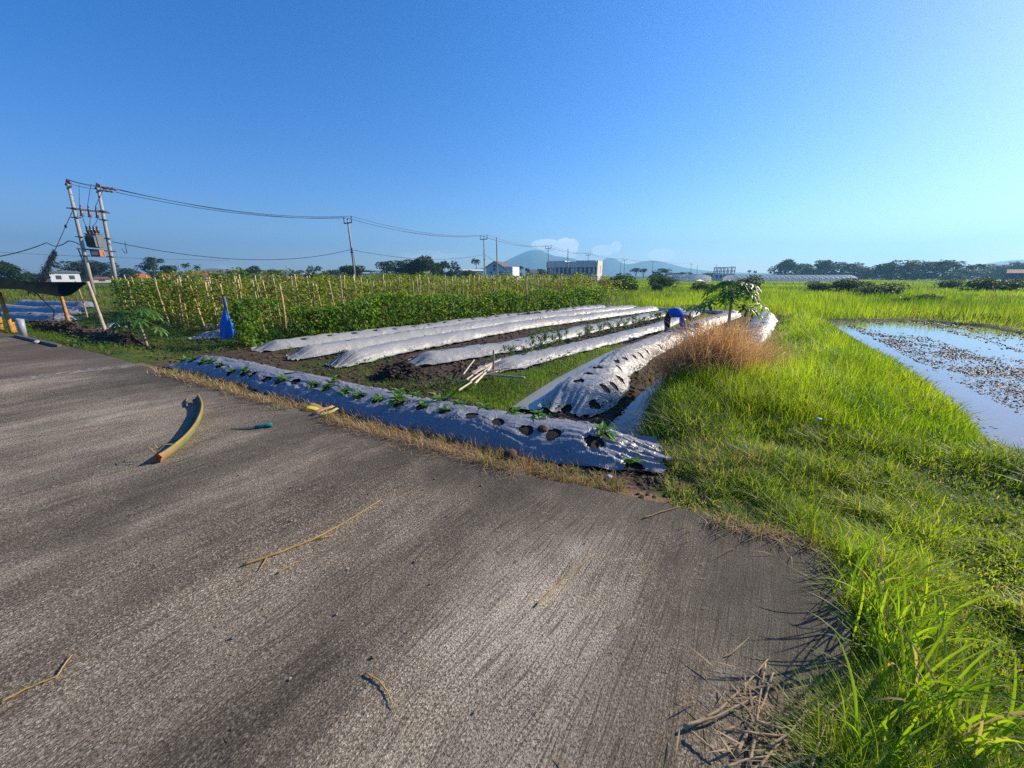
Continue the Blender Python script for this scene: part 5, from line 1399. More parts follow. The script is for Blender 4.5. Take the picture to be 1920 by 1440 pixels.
PROTO = {}
def proto_tree(key, seed, style):
    rr = RS(seed)
    low = [(rr.uniform(-.36, .36), rr.uniform(-.2, .2), rr.uniform(.06, .30), rr.uniform(.10, .17)) for _ in range(8)]
    if style == 'round': bl = [(rr.normal(0, .17), rr.normal(0, .17), rr.uniform(.42, .80), rr.uniform(.15, .24)) for _ in range(10)] + [(0, 0, .62, .30)]; n, s = 2300, .075
    elif style == 'wide': bl = [(rr.uniform(-.36, .36), rr.normal(0, .15), rr.uniform(.30, .80), rr.uniform(.11, .20)) for _ in range(17)]; n, s = 2800, .062
    elif style == 'loose': bl = [(rr.normal(0, .2), rr.normal(0, .2), rr.uniform(.3, .93), rr.uniform(.07, .14)) for _ in range(18)]; n, s = 1900, .07
    elif style == 'umbrella': bl = [(rr.normal(0, .2), rr.normal(0, .2), rr.uniform(.78, .92), rr.uniform(.10, .15)) for _ in range(9)]; n, s = 900, .07
    elif style == 'bush': bl = [(rr.uniform(-.34, .34), rr.uniform(-.3, .3), rr.uniform(.15, .62), rr.uniform(.18, .30)) for _ in range(12)]; n, s = 2800, .075
    ca, cb = ((.018, .042, .012), (.065, .115, .026)) if style != 'bush' else ((.030, .07, .012), (.11, .18, .03))
    t = thing('broadleaf_tree' if style != 'bush' else 'shrub', 'tree', 'tree' if style != 'bush' else 'shrub')
    tr = MB()
    if style != 'bush':
        tr.tube([(0, 0, -.05), (.01, 0, .25), (.0, .01, .5), (.02, 0, .7)], [.03, .024, .018, .008], 7, (.12, .10, .08))
    for i in range(7 if style != 'bush' else 5):
        b = bl[i % len(bl)]; z0 = .22 + .05 * i if style != 'bush' else 0
        tr.tube([(0, 0, z0), (b[0] * .5, b[1] * .5, z0 * .5 + b[2] * .5), (b[0], b[1], b[2])], [.014, .009, .004], 5, (.12, .10, .08))
    tr.build('trunk', M['bark'], t, True)
    if style in ('round', 'wide', 'loose'): bl = bl + low; n = int(n * 1.3)
    blobs_crown(seed, bl, n, s, ca, cb, .85).build('crown', M['tree_leaf'], t)
    t.location = (0, -600, -50)
    PROTO[key] = [t, False]
def proto_palm(key, seed, nf):
    rr = RS(seed); t = thing('palm_tree', 'palm', 'palm tree'); tr = MB()
    lx = rr.uniform(-.06, .06)
    tr.tube([(lx * f * f, 0, -.03 + .86 * f) for f in np.linspace(0, 1, 7)], [.018 - .006 * f for f in np.linspace(0, 1, 7)], 8, (.16, .14, .11)); tr.build('trunk', M['bark'], t, True)
    cr = MB(); top = np.array([lx, 0, .83])
    for i in range(nf):
        a = i * 2.399; e0 = rr.uniform(-.3, 1.2); L = rr.uniform(.22, .30); p = top.copy(); e = e0; m = 10
        for k in range(m):
            d = np.array([math.cos(a) * math.cos(e), math.sin(a) * math.cos(e), math.sin(e)]); q = p + d * L / m; sd = np.array([-math.sin(a), math.cos(a), 0])
            w = .060 * math.sin(PI * min(1, .12 + .88 * (k + .5) / m)) ** .6
            n = 2; base = np.array([p + (q - p) * rr.uniform() for _ in range(2 * n)]); sg = np.array([1, -1] * n)[:, None]
            leaves(cr, base, sd[None] * sg + d[None] * .7 + np.array([0, 0, -.55]), np.tile([0, 0, 1.], (2 * n, 1)), np.full(2 * n, w * 1.25), np.full(2 * n, .016), gcol(rr, 2 * n, (.02, .045, .012), (.06, .10, .025)), .25)
            cr.tube([p, q], .0035, 3, (.08, .10, .03), False)
            p = q; e -= .16 + .02 * k
    cr.build('crown', M['tree_leaf'], t); t.location = (0, -600, -50); PROTO[key] = [t, False]
for i in range(2): proto_tree('round%d' % i, 700 + i, 'round')
for i in range(2): proto_tree('wide%d' % i, 710 + i, 'wide')
for i in range(2): proto_tree('loose%d' % i, 720 + i, 'loose')
proto_tree('umbrella0', 730, 'umbrella')
for i in range(2): proto_tree('bush%d' % i, 740 + i, 'bush')
for i in range(2): proto_palm('palm%d' % i, 750 + i, 20 + 4 * i)

rs = RS(99)
def plant(key, px, y, wpx, top, label, group=None, z=-.4, lean=0.0):
    loc, depth = ground_at(px, y, z); h = ztop(top, y) - z; w = wpx / FPX * depth
    src, used = PROTO[key]
    s = (w / .84, w / .84, h / .95) if 'palm' not in key else (h,) * 3
    if not used: t = src; t.location = loc; t.scale = s; t['label'] = label; PROTO[key][1] = True; t.rotation_euler = (0, 0, rs.uniform(-.4, .4))
    else: t = copy_tree(src, None, loc, rs.uniform(-.4, .4) + (PI if rs.uniform() < .5 else 0), s, label)
    if lean: t.rotation_euler = (0, lean, 0)
    if group: t['group'] = group
    elif 'group' in t: del t['group']
    return t
FAR = 'trees far beyond the bean field'
for q in [('round0', 18, 95, 44, 490, 'round dark tree at the far left above the shade net'), ('wide0', 62, 120, 40, 511, 'low tree between the far left tree and the vine-covered guy wire'), ('wide0', 168, 150, 66, 486, 'broad dark tree standing behind the twin transformer poles'),
          ('wide1', 232, 170, 42, 502, 'low dark tree just right of the transformer poles'), ('loose0', 291, 150, 38, 486, 'tall loose-crowned tree among the red roofs'), ('round1', 320, 155, 26, 497, 'round dark tree beside the orange hip roof'),
          ('wide1', 438, 190, 30, 506, 'low tree right of the dark-roofed house'), ('round1', 459, 180, 18, 505, 'small near-black tree right of the dark-roofed house'), ('round0', 479, 175, 30, 499, 'round tree standing out between two low dark trees'),
          ('wide0', 517, 190, 34, 504, 'flat-topped tree left of the third utility pole, in the tree row'), ('loose1', 558, 180, 30, 505, 'loose low tree in the middle of the far tree row'), ('loose1', 591, 165, 30, 497, 'pointed loose tree in the far tree row'),
          ('wide1', 623, 180, 42, 505, 'low wide tree left of the leaning utility pole'), ('round1', 660, 130, 44, 497, 'dark rounded tree right behind the leaning utility pole'), ('wide0', 690, 210, 50, 505, 'low hazy tree behind the twin white houses'),
          ('loose0', 728, 140, 40, 493, 'dark loose tree right of the twin white houses'), ('wide0', 762, 130, 66, 485, 'left half of the big dark grove, broad and rounded'), ('round0', 795, 128, 56, 481, 'tallest dark tree of the big grove behind the beans'),
          ('round1', 820, 135, 30, 492, 'round dark tree at the right shoulder of the big grove'), ('loose1', 846, 132, 40, 487, 'spiky palm-like tree at the right end of the big grove'), ('wide1', 882, 150, 34, 506, 'small tree before the pale building near the slender palm'),
          ('wide1', 940, 220, 60, 510, 'low hazy tree row behind the white villa'), ('loose0', 1012, 200, 22, 506, 'small tree behind the grey-roofed white house'), ('umbrella0', 1192, 200, 16, 504, 'flat umbrella-shaped tree right of the round shrubs, the left one'),
          ('umbrella0', 1206, 205, 14, 505, 'flat umbrella-shaped tree right of the round shrubs, the right one'), ('loose1', 1238, 170, 36, 502, 'ragged tree at the foot of the mountain slope'), ('wide1', 1275, 260, 40, 510, 'low hazy tree above the greenhouse domes'), ('wide0', 1325, 300, 50, 511, 'faint low tree between greenhouse domes and the unfinished building')]:
    plant(*q, group=FAR)
for q in [('palm0', 353, 150, 0, 490, 'coconut palm above the brown-roofed house, the left one'), ('palm1', 376, 155, 0, 494, 'coconut palm above the brown-roofed house, the right one'), ('palm0', 895, 170, 0, 481, 'slender tall palm just left of the white villa'),
          ('palm1', 967, 150, 0, 497, 'palm directly right of the white villa'), ('palm0', 978, 155, 0, 496, 'palm in the middle of the grove right of the villa'), ('palm1', 989, 152, 0, 500, 'palm at the right of the small grove beside the villa'),
          ('palm1', 560, 120, 0, 508, 'low palm behind the middle of the bean field'), ('palm0', 432, 110, 0, 511, 'low palm behind the bean field near the dark-roofed house'), ('palm1', 455, 108, 0, 513, 'lowest palm fronds rising behind the bean field'), ('palm0', 836, 128, 0, 487, 'palm crown inside the right end of the big grove')]:
    plant(*q, group='palms far beyond the bean field')
HZ = 'trees of the hazy tree line on the right'
for q in [('round0', 1471, 230, 36, 487, 'round hazy tree at the left start of the right tree line'), ('wide0', 1508, 240, 56, 494, 'wide hazy tree next to the round one in the tree line'), ('round1', 1544, 220, 32, 487, 'round tree above the middle of the long greenhouse'),
          ('wide1', 1574, 220, 46, 490, 'broad tree behind the right end of the long greenhouse'), ('wide0', 1620, 210, 56, 499, 'low broad tree in the dip of the tree line'), ('round1', 1662, 190, 54, 494, 'large rounded tree left of the highest tree'), ('wide1', 1714, 180, 86, 486, 'highest and broadest tree of the right tree line'),
          ('loose0', 1765, 180, 50, 494, 'loose hazy tree right of the highest tree'), ('wide0', 1800, 210, 60, 502, 'low hazy tree behind the leaning palms'), ('wide1', 1856, 230, 70, 494, 'hazy tree above the dark round bush'), ('loose1', 1890, 220, 44, 489, 'ragged hazy tree behind the long brown roof'), ('wide0', 1945, 220, 60, 492, 'hazy tree at the right border')]:
    plant(*q, group=HZ)
for q in [('palm1', 1757, 165, 0, 484, 'upright palm right of the highest tree'), ('palm0', 1782, 165, 0, 491, 'slim palm second from the highest tree', None, -.4, .10), ('palm1', 1806, 160, 0, 493, 'palm leaning to the right, first of two', None, -.4, .22), ('palm0', 1822, 160, 0, 490, 'palm leaning to the right, second of two', None, -.4, .25),
          ('palm0', 1497, 260, 0, 491, 'distant palm top above the tree line, left of the greenhouse middle'), ('palm1', 1512, 265, 0, 492, 'small distant palm top right of the first one'), ('palm0', 1524, 265, 0, 492, 'third small palm top above the tree line'), ('palm0', 1404, 260, 0, 505, 'tiny palm beside the unfinished building'), ('palm1', 1414, 260, 0, 506, 'tiny palm right of the one by the unfinished building')]:
    plant(*q[:6], group='palms of the right tree line', lean=q[8] if len(q) > 8 else 0)
SB = 'shrubs in the far fields'
for q in [('bush0', 1031, 62, 40, 500, 'large round shrub in front of the long grey building, left one'), ('bush1', 1070, 60, 50, 508, 'broad shrub in front of the long grey building, middle'), ('bush0', 1092, 58, 30, 512, 'smaller shrub at the right of the three before the grey building'),
          ('bush1', 1155, 58, 48, 508, 'round dark shrub right of the long grey building'), ('bush0', 1180, 46, 26, 520, 'low shrub in front of the round dark shrub'), ('bush1', 1244, 60, 44, 510, 'spreading shrub below the mountain slope'), ('bush0', 1232, 46, 16, 522, 'small dark shrub at the foot of a far utility pole'),
          ('bush1', 1394, 40, 40, 510, 'round shrub right behind the papaya crown'), ('bush0', 1600, 48, 52, 514, 'dark shrub at the right end of the long greenhouse'), ('bush1', 1642, 38, 62, 526, 'pale green spreading shrub in the right field'), ('bush0', 1862, 50, 56, 513, 'large round dark shrub in the right field'),
          ('bush1', 1682, 27, 30, 555, 'dark low shrub in the field beyond the paddy'), ('bush0', 1872, 18, 48, 583, 'dark low shrub right at the far paddy edge'), ('bush1', 1536, 50, 34, 524, 'low dark shrub in front of the greenhouse'), ('bush1', 1320, 44, 34, 524, 'low dark shrub in front of the greenhouse domes'),
          ('bush0', 1915, 60, 40, 515, 'shrub at the right border of the field'), ('bush1', 1775, 62, 30, 520, 'silvery shrub below the leaning palms'), ('bush0', 1745, 30, 36, 546, 'low green shrub in the middle of the right field')]:
    plant(*q, group=SB, z=-.45)
# young banana plant with yellow leaves
(bx, by, bz), _ = ground_at(1697, 27, -.4); rr = RS(5); mb = MB()
for i in range(9): big_blade(mb, (bx, by, -.4), rr.uniform(0, 6.28), rr.uniform(.7, 1.2), abs(rr.normal(.45, .2)), .16, np.array((.10, .20, .02)) + np.array((.2, .15, .02)) * rr.uniform(), .8)
tag(mb.build('banana_plant', M['leaf'], None, True, (bx, by, -.4)), 'young yellow-green banana plant beside the dark low shrub', 'plant')
# bare grey tree among roofs
loc, _ = ground_at(341, 140); mb = MB(); h = ztop(489, 140) + .35; rr = RS(6)
mb.tube([(0, 0, 0), (.1, 0, h * .5), (0, .1, h * .95)], [.16, .11, .03], 6, (.30, .28, .26))
for i in range(16):
    z = h * rr.uniform(.3, .9); a = rr.uniform(0, 6.28); l = rr.uniform(.6, 1.6) * (1.1 - z / h); mb.tube([(0, 0, z), (math.cos(a) * l, math.sin(a) * l, z + l * 1.1)], [.05, .015], 4, (.30, .28, .26))
tag(mb.build('bare_tree', M['bark'], None, True), 'bare grey leafless tree left of the brown-roofed house', 'tree').location = loc

# ------------------------------------------------------------------ buildings
def wallm(name, col): return m_plain(name, col, .8, 0, .12, .6, .05)
M['white_wall'] = wallm('white_plaster', (.66, .665, .67)); M['grey_wall'] = wallm('grey_plaster', (.62, .62, .62)); M['beige_wall'] = wallm('beige_plaster', (.62, .56, .48))
M['cream_wall'] = wallm('cream_plaster', (.6, .52, .42)); M['dark_wall'] = wallm('dark_panel', (.10, .11, .13))
M['orange_tile'] = m_plain('orange_tile', (.42, .11, .04), .8, 0, .3, 1.5, .2); M['brown_tile'] = m_plain('brown_tile', (.24, .085, .05), .8, 0, .3, 1.5, .2)
M['grey_tile'] = m_plain('grey_tile', (.12, .12, .125), .8, 0, .25, 1.5, .2); M['film'] = None
def facing(px): return -math.atan2((px - 960.) / FPX, CT)
def sub(parent, name, mat, mb, smooth=False): return mb.build(name, mat, parent, smooth)
def house(name, label, px0, px1, y, eave, ridge, wall, roof, turn=0.0, depth=6.0, wins=2, group='houses beyond the bean field', hip=.35):
    pc = (px0 + px1) / 2; loc, dep = ground_at(pc, y); w = (px1 - px0) / FPX * dep * .9; he = ztop(eave, y) + .35; hr = ztop(ridge, y) + .35
    t = thing(name, label, 'house', loc, group, facing(pc) + turn)
    wl = sub(t, 'wall', M[wall], MB().box((0, 0, he / 2 - .3), (w * .9, depth * .9, he + .6)))
    r = MB(); a, b = w / 2, depth / 2; k = w / 2 * (1 - hip)
    v = [(-a, -b, he), (a, -b, he), (a, b, he), (-a, b, he), (-k, 0, hr), (k, 0, hr), (-a, -b, he - .15), (a, -b, he - .15), (a, b, he - .15), (-a, b, he - .15)]
    r.add(v, [[0, 1, 5, 4], [2, 3, 4, 5], [6, 7, 1, 0], [7, 8, 2, 1], [8, 9, 3, 2], [9, 6, 0, 3], [9, 8, 7, 6]], [[1, 2, 5], [3, 0, 4]])
    sub(t, 'roof', M[roof], r)
    for i in range(wins):
        x = (i + .5) / wins * w * .8 - w * .4; f = sub(t, 'window', M['dark_wall'], MB().box((x, -depth * .45 - .02, he * .55), (w * .8 / wins * .4, .08, he * .35)))
        sub(f, 'pane', M['glass'], MB().box((x, -depth * .45 - .07, he * .55), (w * .8 / wins * .34, .03, he * .29)))
    return t
house('white_house', 'low white building with flat dark roof left of the transformer poles', 100, 146, 110, 511, 508, 'white_wall', 'grey_tile', .1, 5, 2, hip=.05)
house('small_house', 'cream shed wall with brown roof seen between the twin poles', 178, 206, 118, 522, 519, 'cream_wall', 'brown_tile', 0, 5, 1)
house('small_house', 'orange hip-roofed house nearest the transformer poles', 256, 280, 125, 521, 513, 'cream_wall', 'orange_tile', .2, 5, 1)
house('small_house', 'orange hip-roofed house in front of the tall loose tree', 306, 333, 125, 521, 513, 'cream_wall', 'orange_tile', -.1, 5, 2)
house('long_house', 'long brown-roofed house with white walls under the two palms', 352, 400, 130, 517, 508, 'white_wall', 'brown_tile', .1, 7, 4)
house('dark_house', 'dark-roofed house right of the brown-roofed one', 392, 420, 140, 514, 505, 'dark_wall', 'grey_tile', 0, 6, 2)
house('small_house', 'small reddish roof peeping out in the far tree row', 494, 520, 150, 519, 515, 'cream_wall', 'brown_tile', 0, 5, 1)
house('small_house', 'low brown roof behind the bean field near the middle', 534, 566, 150, 522, 518, 'cream_wall', 'brown_tile', 0, 5, 2)
for px0, px1, lab in [(680, 695, 'white box house, left of the twin white houses'), (697, 714, 'white box house, right of the twin white houses')]:
    house('white_house', lab, px0, px1, 125, 512, 511, 'white_wall', 'white_wall', .15, 5, 2, hip=.02)
house('white_house', 'pale flat building behind the slender palm', 864, 908, 165, 508, 505, 'white_wall', 'white_wall', .15, 8, 4, hip=.05)
house('white_house', 'white house with grey pitched roof right of the palm grove', 988, 1008, 140, 512, 505, 'white_wall', 'grey_tile', .3, 6, 2)
house('long_shed', 'long low dark-brown roof at the right border below hazy trees', 1890, 1960, 120, 512, 505, 'dark_wall', 'brown_tile', .2, 8, 3, None, .1)
house('low_shed', 'low sheet-roofed shed between the white house and the round shrub', 988, 1014, 95, 523, 521, 'grey_wall', 'white_wall', .2, 5, 1, None, .1)

def villa():
    y = 112; loc, dep = ground_at(944, y); u = dep / FPX
    t = thing('white_villa', 'white two-storey villa with grey gable roof and a lower annex', 'house', (loc[0], loc[1], loc[2]), None, -.36)
    W = 33 * u / math.cos(.36); L = 7.5; he = ztop(501, y) + .35; hr = ztop(490.5, y) + .35
    # local frame: x right along the shaded gable side, corner at the origin, y away
    w = MB(); v = [(-W, 0, -.5), (0, 0, -.5), (0, 0, he), (-W / 2, 0, hr), (-W, 0, he), (-W, L, -.5), (0, L, -.5), (0, L, he), (-W / 2, L, hr), (-W, L, he)]
    w.add(v, [[0, 1, 2, 4], [1, 6, 7, 2], [6, 5, 9, 7], [5, 0, 4, 9]], [[4, 2, 3], [7, 9, 8]]); wl = sub(t, 'wall', M['white_wall'], w)
    r = MB(); e = .35; dz = (hr - he) / (W / 2) * e
    for s in (0, 1):
        xo = -W - e if s == 0 else e
        v = [(xo, -e, he - dz), (-W / 2, -e, hr + .02), (-W / 2, L + e, hr + .02), (xo, L + e, he - dz)]; v += [(a, b, c + .16) for a, b, c in v]
        r.add(v, [[0, 1, 2, 3], [7, 6, 5, 4], [0, 4, 5, 1], [1, 5, 6, 2], [2, 6, 7, 3], [3, 7, 4, 0]])
    sub(t, 'roof', M['grey_tile'], r)
    hb = ztop(500, y) + .35; sub(t, 'side_block', M['white_wall'], MB().box((1.3, 3.2, hb / 2 - .3), (2.6, 5.6, hb + .6)))
    ha = ztop(518, y) + .35; sub(t, 'annex', M['white_wall'], MB().box((3.3, 3.0, ha / 2 - .3), (1.4, 5.0, ha + .6)))
    for x, z, ww, hh in [(-W * .52, he * .82 + .25, .55, .8), (-W * .2, he * .62, .5, .95), (-W * .06, he * .62, .28, .95), (-W * .70, he * .66, .5, .6), (-W * .28, he * .22, .8, 1.2)]:
        f = sub(t, 'window', M['dark_wall'], MB().box((x, -.03, z), (ww, .1, hh))); sub(f, 'pane', M['glass'], MB().box((x, -.09, z), (ww * .8, .03, hh * .85)))
    f = sub(t, 'gable_window', M['dark_wall'], MB().add([(-W * .64, -.04, he + .15), (-W * .36, -.04, he + .15), (-W * .5, -.04, hr - .55), (-W * .64, .05, he + .15), (-W * .36, .05, he + .15), (-W * .5, .05, hr - .55)], [[0, 1, 4, 3], [1, 2, 5, 4], [2, 0, 3, 5]], [[0, 1, 2]]))
villa()
def long_building():
    y = 118; loc, dep = ground_at(1117, y); u = dep / FPX; a = .42
    t = thing('office_building', 'long grey two-storey building with a dark window band and beige end wall', 'building', loc, None, -a)
    W = 90 * u / math.cos(a); L = 6.0; h = ztop(490, y) + .35; h2 = ztop(501, y) + .35; h1 = ztop(515, y) + .35
    sub(t, 'ground_floor', M['grey_wall'], MB().box((-W / 2, L / 2, h1 / 2 - .4), (W, L - .4, h1 + .8)))
    sub(t, 'window_band', M['dark_wall'], MB().box((-W / 2, L / 2, (h1 + h2) / 2), (W - .3, L - .5, h2 - h1)))
    sub(t, 'parapet', M['grey_wall'], MB().box((-W / 2, L / 2, (h2 + h) / 2), (W, L + .2, h - h2)))
    for x0, x1 in ((-W * .98, -W * .62), (-W * .40, -.02 * W)): sub(t, 'roof_parapet', M['grey_wall'], MB().box(((x0 + x1) / 2, L / 2, h + .15), (x1 - x0, L, .3)))
    sub(t, 'end_wall', M['beige_wall'], MB().box((.22, L / 2 - .2, h / 2 - .3), (.42, L + .9, h + 1.1)))
    sub(t, 'end_slot', M['dark_wall'], MB().box((.44, L / 2 + .4, h * .62), (.04, .5, h * .36)))
    sub(t, 'end_base', M['beige_wall'], MB().box((.1, -1.2, ztop(519, y) / 2), (1.6, 1.6, ztop(519, y) + 1.2)))
    n = 22
    for i in range(n):
        x = -W * (.03 + .94 * (i + .5) / n); 
        if i % 5 == 4: sub(t, 'pillar', M['grey_wall'], MB().box((x, .12, (h1 + h2) / 2), (.35, .25, h2 - h1)))
        else: sub(t, 'window_pane', M['glass'] if i % 2 else M['grey_wall'], MB().box((x, .2, (h1 + h2) / 2), (.6, .1, (h2 - h1) * .86)))
long_building()

k = NT('greenhouse_film'); o = k.obj(); st = k.noise(k.map(o, (1.2, .1, .3)), 1, 3); c = k.mix(st, (.84, .85, .86), (.93, .94, .95))
sh = k.pbr(c, .35, 0, None, .5); tl = k.n('BsdfTranslucent'); k.set(tl, 'Color', c); mx = k.n('MixShader'); k.set(mx, 0, .6); k.t.links.new(sh, mx.inputs[1]); k.t.links.new(tl.outputs[0], mx.inputs[2]); M['film'] = k.done(mx.outputs[0])
def tunnel(label, loc, rz, length, width, h, group=None, ribs=14):
    t = thing('greenhouse', label, 'greenhouse', loc, group, rz); mb = MB(); n = 18; m = ribs * 2; V = []
    for i in range(m + 1):
        x = -length / 2 + length * i / m; bulge = 1 + (.02 if i % 2 else 0)
        for j in range(n + 1):
            a = PI * j / n; V.append((x, -math.cos(a) * width / 2 * bulge, -.5 if j in (0, n) else h * (.42 + .58 * math.sin(a)) * bulge * (1 if 0 < j < n else 0)))
    q = [[i * (n + 1) + j, i * (n + 1) + j + 1, (i + 1) * (n + 1) + j + 1, (i + 1) * (n + 1) + j] for i in range(m) for j in range(n)]
    mb.add(V, q); 
    for e in (0, m):
        ids = [e * (n + 1) + j for j in range(n + 1)]; base = [V[i] for i in ids]; cen = (base[0][0], 0, h * .4)
        mb.add(base + [cen], None, [[j, j + 1, n + 1] for j in range(n)])
    sub(t, 'plastic_cover', M['film'], mb, False)
    for i in range(0, m + 1, 2):
        x = -length / 2 + length * i / m; r = MB(); r.tube([(x, -math.cos(PI * j / n) * width / 2 * 1.03, -.5 if j in (0, n) else h * (.42 + .58 * math.sin(PI * j / n)) * 1.03) for j in range(n + 1)], .05, 4); sub(t, 'hoop', M['pvc'], r)
    return t
y = 128; l0, d0 = ground_at(1368, y); l1, d1 = ground_at(1584, y); 
mid = ((l0[0] + l1[0]) / 2, y, -.5); tunnel('long low translucent greenhouse stretching below the hazy tree line', mid, 0, (l1[0] - l0[0]), 9, ztop(515.5, y) + .5, None, 22)
for a, b, lab in [(1274, 1306, 'rounded greenhouse end, left of the two domes'), (1299, 1339, 'rounded greenhouse end, right of the two domes')]:
    y = 136 if a < 1290 else 128; l0, d0 = ground_at((a + b) / 2, y); w = (b - a) / FPX * d0; tunnel(lab, (l0[0], y + 8, -.5), PI / 2 + facing((a + b) / 2) * .3, 16, w, ztop(514.5, y) + .5, 'greenhouse domes', 5)
def frame_building():
    y = 150; l0, d = ground_at(1357, y); u = d / FPX; t = thing('unfinished_building', 'unfinished grey building with open top floor beside the greenhouses', 'building', l0, None, facing(1357) * .6)
    w = 33 * u; hs = [ztop(p, y) + .35 for p in (521, 513, 508, 502, 500)]
    sub(t, 'lower_wall', M['grey_wall'], MB().box((0, 2, hs[1] / 2 - .3), (w, 5, hs[1] + .6))); sub(t, 'floor_slab', M['grey_wall'], MB().box((0, 2, hs[2]), (w, 5.2, .3)))
    sub(t, 'roof_slab', M['grey_wall'], MB().box((-w * .20, 2, hs[3]), (w * .6, 5.4, .35))); sub(t, 'stair_roof', M['grey_wall'], MB().box((w * .37, 2, hs[3] + .2), (w * .26, 4, .35)))
    for i in range(6):
        x = -w / 2 + .2 + (w - .4) * i / 5
        for yy in (-.3, 4.2): sub(t, 'column', M['grey_wall'], MB().box((x, yy, (hs[1] + hs[3]) / 2), (.28, .28, hs[3] - hs[1] - .1)))
    for i in range(5):
        x = -w / 2 + w * (i + .5) / 5; sub(t, 'window', M['dark_wall'], MB().box((x, -.53, hs[1] * .62), (w / 5 * .6, .08, hs[1] * .36)))
    a = MB(); a.tube([(-w * .46, 1, hs[3]), (-w * .46, 1, hs[4] + .8)], .08, 5); sub(t, 'mast', M['steel'], a)
frame_building()

# ------------------------------------------------------------------ power poles and wires
def pole_body(name, base, top, r0, r1, mat): 
    mb = MB(); b, t = Vector(base), Vector(top); mb.tube([(t - b) * f for f in (-.03, .25, .5, .75, 1)], [r0, r0 + (r1 - r0) * .25, (r0 + r1) / 2, r0 + (r1 - r0) * .75, r1], 10); return mb
def insul(mb, p, h=.32, r=.07):
    p = Vector(p); mb.tube([p, p + Vector((0, 0, h * .3)), p + Vector((0, 0, h * .35)), p + Vector((0, 0, h * .6)), p + Vector((0, 0, h * .65)), p + Vector((0, 0, h))], [.025, .025, r, r, r * .7, r * .5], 8)
def along(t, d): return Vector(t) + Vector(d)
LINE = Vector((18, 25, 0)).normalized(); ACR = Vector((LINE.y, -LINE.x, 0))
ptops = []
pole_specs = [(652, 414, 667, 527, 61, 'utility pole leaning slightly, standing alone behind the middle of the beans', .17), (907, 446, 909, 525, 90, 'utility pole with a forked crossarm just left of the white villa', .16), (1028, 464, 1028, 520, 122, 'utility pole in front of the mountain top', .16),
              (1103, 477, 1102, 522, 158, 'utility pole standing before the right half of the grey building', .16), (1171, 487, 1170, 522, 205, 'far utility pole right of the grey building', .16), (1224, 491, 1223, 522, 240, 'far utility pole against the mountain slope', .16), (1296, 495, 1295, 520, 275, 'farthest utility pole above the greenhouse domes', .16)]
GP = 'power line poles across the fields'
for i, (tx, ty, bx, by, y, lab, r) in enumerate(pole_specs):
    b, _ = ground_at(bx, y); bb = D(bx, by, y); top = Vector(D(tx, ty, y)); b = Vector((bb[0] + (bb[0] - top.x) / max(.1, top.z - bb[2]) * (bb[2] + .35), y, -.4))
    t = thing('utility_pole', lab, 'utility pole', b, GP)
    sub(t, 'pole', M['concrete_pole'] if i < 2 else M['concrete_pole'], pole_body('pole', (0, 0, 0), top - b, r, r * .65, None), True)
    c = top - b; ca = MB(); ang = math.atan2(ACR.y, ACR.x); ca.box(c + Vector((0, 0, -.3)), (2.0, .14, .14), Matrix.Rotation(ang, 4, 'Z'))
    for s in (-1, 1): ca.box(c + ACR * s * .95 + Vector((0, 0, .0)), (.10, .10, .55), None)
    sub(t, 'crossarm', M['steel'], ca)
    att = []
    for s in (-.95, 0, .95):
        m = MB(); p = c + ACR * s + Vector((0, 0, .22 if s else .02)); insul(m, p, .35, .10); sub(t, 'insulator', M['ceramic'], m, True); att.append(b + p + Vector((0, 0, .35)))
    ptops.append(att)
    if i == 0:
        m = MB(); m.tube([c * .62 + ACR * .15, c * .4 + ACR * .35, c * .18 + ACR * .3], .05, 6); sub(t, 'cable_guard', M['steel'], m, True)
    m = MB(); m.box(c * .55, (.45, .45, .10)); sub(t, 'pole_band', M['steel'], m)
for tx, ty, bx, by, y, lab in [(931, 445, 933, 532, 86, 'plain thin pole without crossarm in front of the villa'), (1065, 467, 1065, 520, 118, 'plain thin pole in front of the grey building'), (1165, 488, 1162, 515, 205, 'leaning plain pole beside the far utility pole'), (1308, 497, 1306, 518, 275, 'faint plain pole right of the farthest utility pole')]:
    bb = Vector(D(bx, by, y)); top = Vector(D(tx, ty, y)); bb.z = -.4; o = pole_body('p', bb, top, .16, .11, None).build('plain_pole', M['concrete_pole'], None, True); o.location = bb; tag(o, lab, 'utility pole', 'plain poles without crossarms')

# twin poles carrying the transformer
TA = Vector(D(128, 346, 40)); TB = Vector(D(184, 353, 41.5)); BA = Vector(D(170, 527, 40)); BBp = Vector(D(217, 527, 41.5))
def ext(t, b): d = b - t; return t + d * ((t.z + .4) / (t.z - b.z))
BA, BBp = ext(TA, BA), ext(TB, BBp)
root = thing('transformer_poles', 'twin concrete poles joined by crossarms, carrying a transformer', 'utility pole', BA)
def lp(v): return Vector(v) - BA
for t_, b_ in ((TA, BA), (TB, BBp)):
    p = MB(); d = t_ - b_; p.tube([lp(b_ + d * f) for f in (-.02, .3, .6, 1)], [.20, .17, .15, .115], 12); pl = sub(root, 'pole', M['concrete_pole'], p, True)
    for f in (.38, .55, .72, .80): m = MB(); m.box(lp(b_ + d * f), (.62, .42, .07)); sub(pl, 'pole_band', M['steel'], m)
def beam(name, fa, fb, over, th, mat='steel'):
    a = BA + (TA - BA) * fa; b = BBp + (TB - BBp) * fb; d = (b - a).normalized(); a -= d * over; b += d * over; mb = MB()
    for s in (-1, 1): mb.box(lp((a + b) / 2) + Vector((0, s * .2, 0)), ((b - a).length, .09, th), Matrix.Rotation(math.atan2(d.y, d.x), 4, 'Z') @ Matrix.Rotation(-math.asin(d.z), 4, 'Y'))
    return sub(root, name, M[mat], mb), a, b
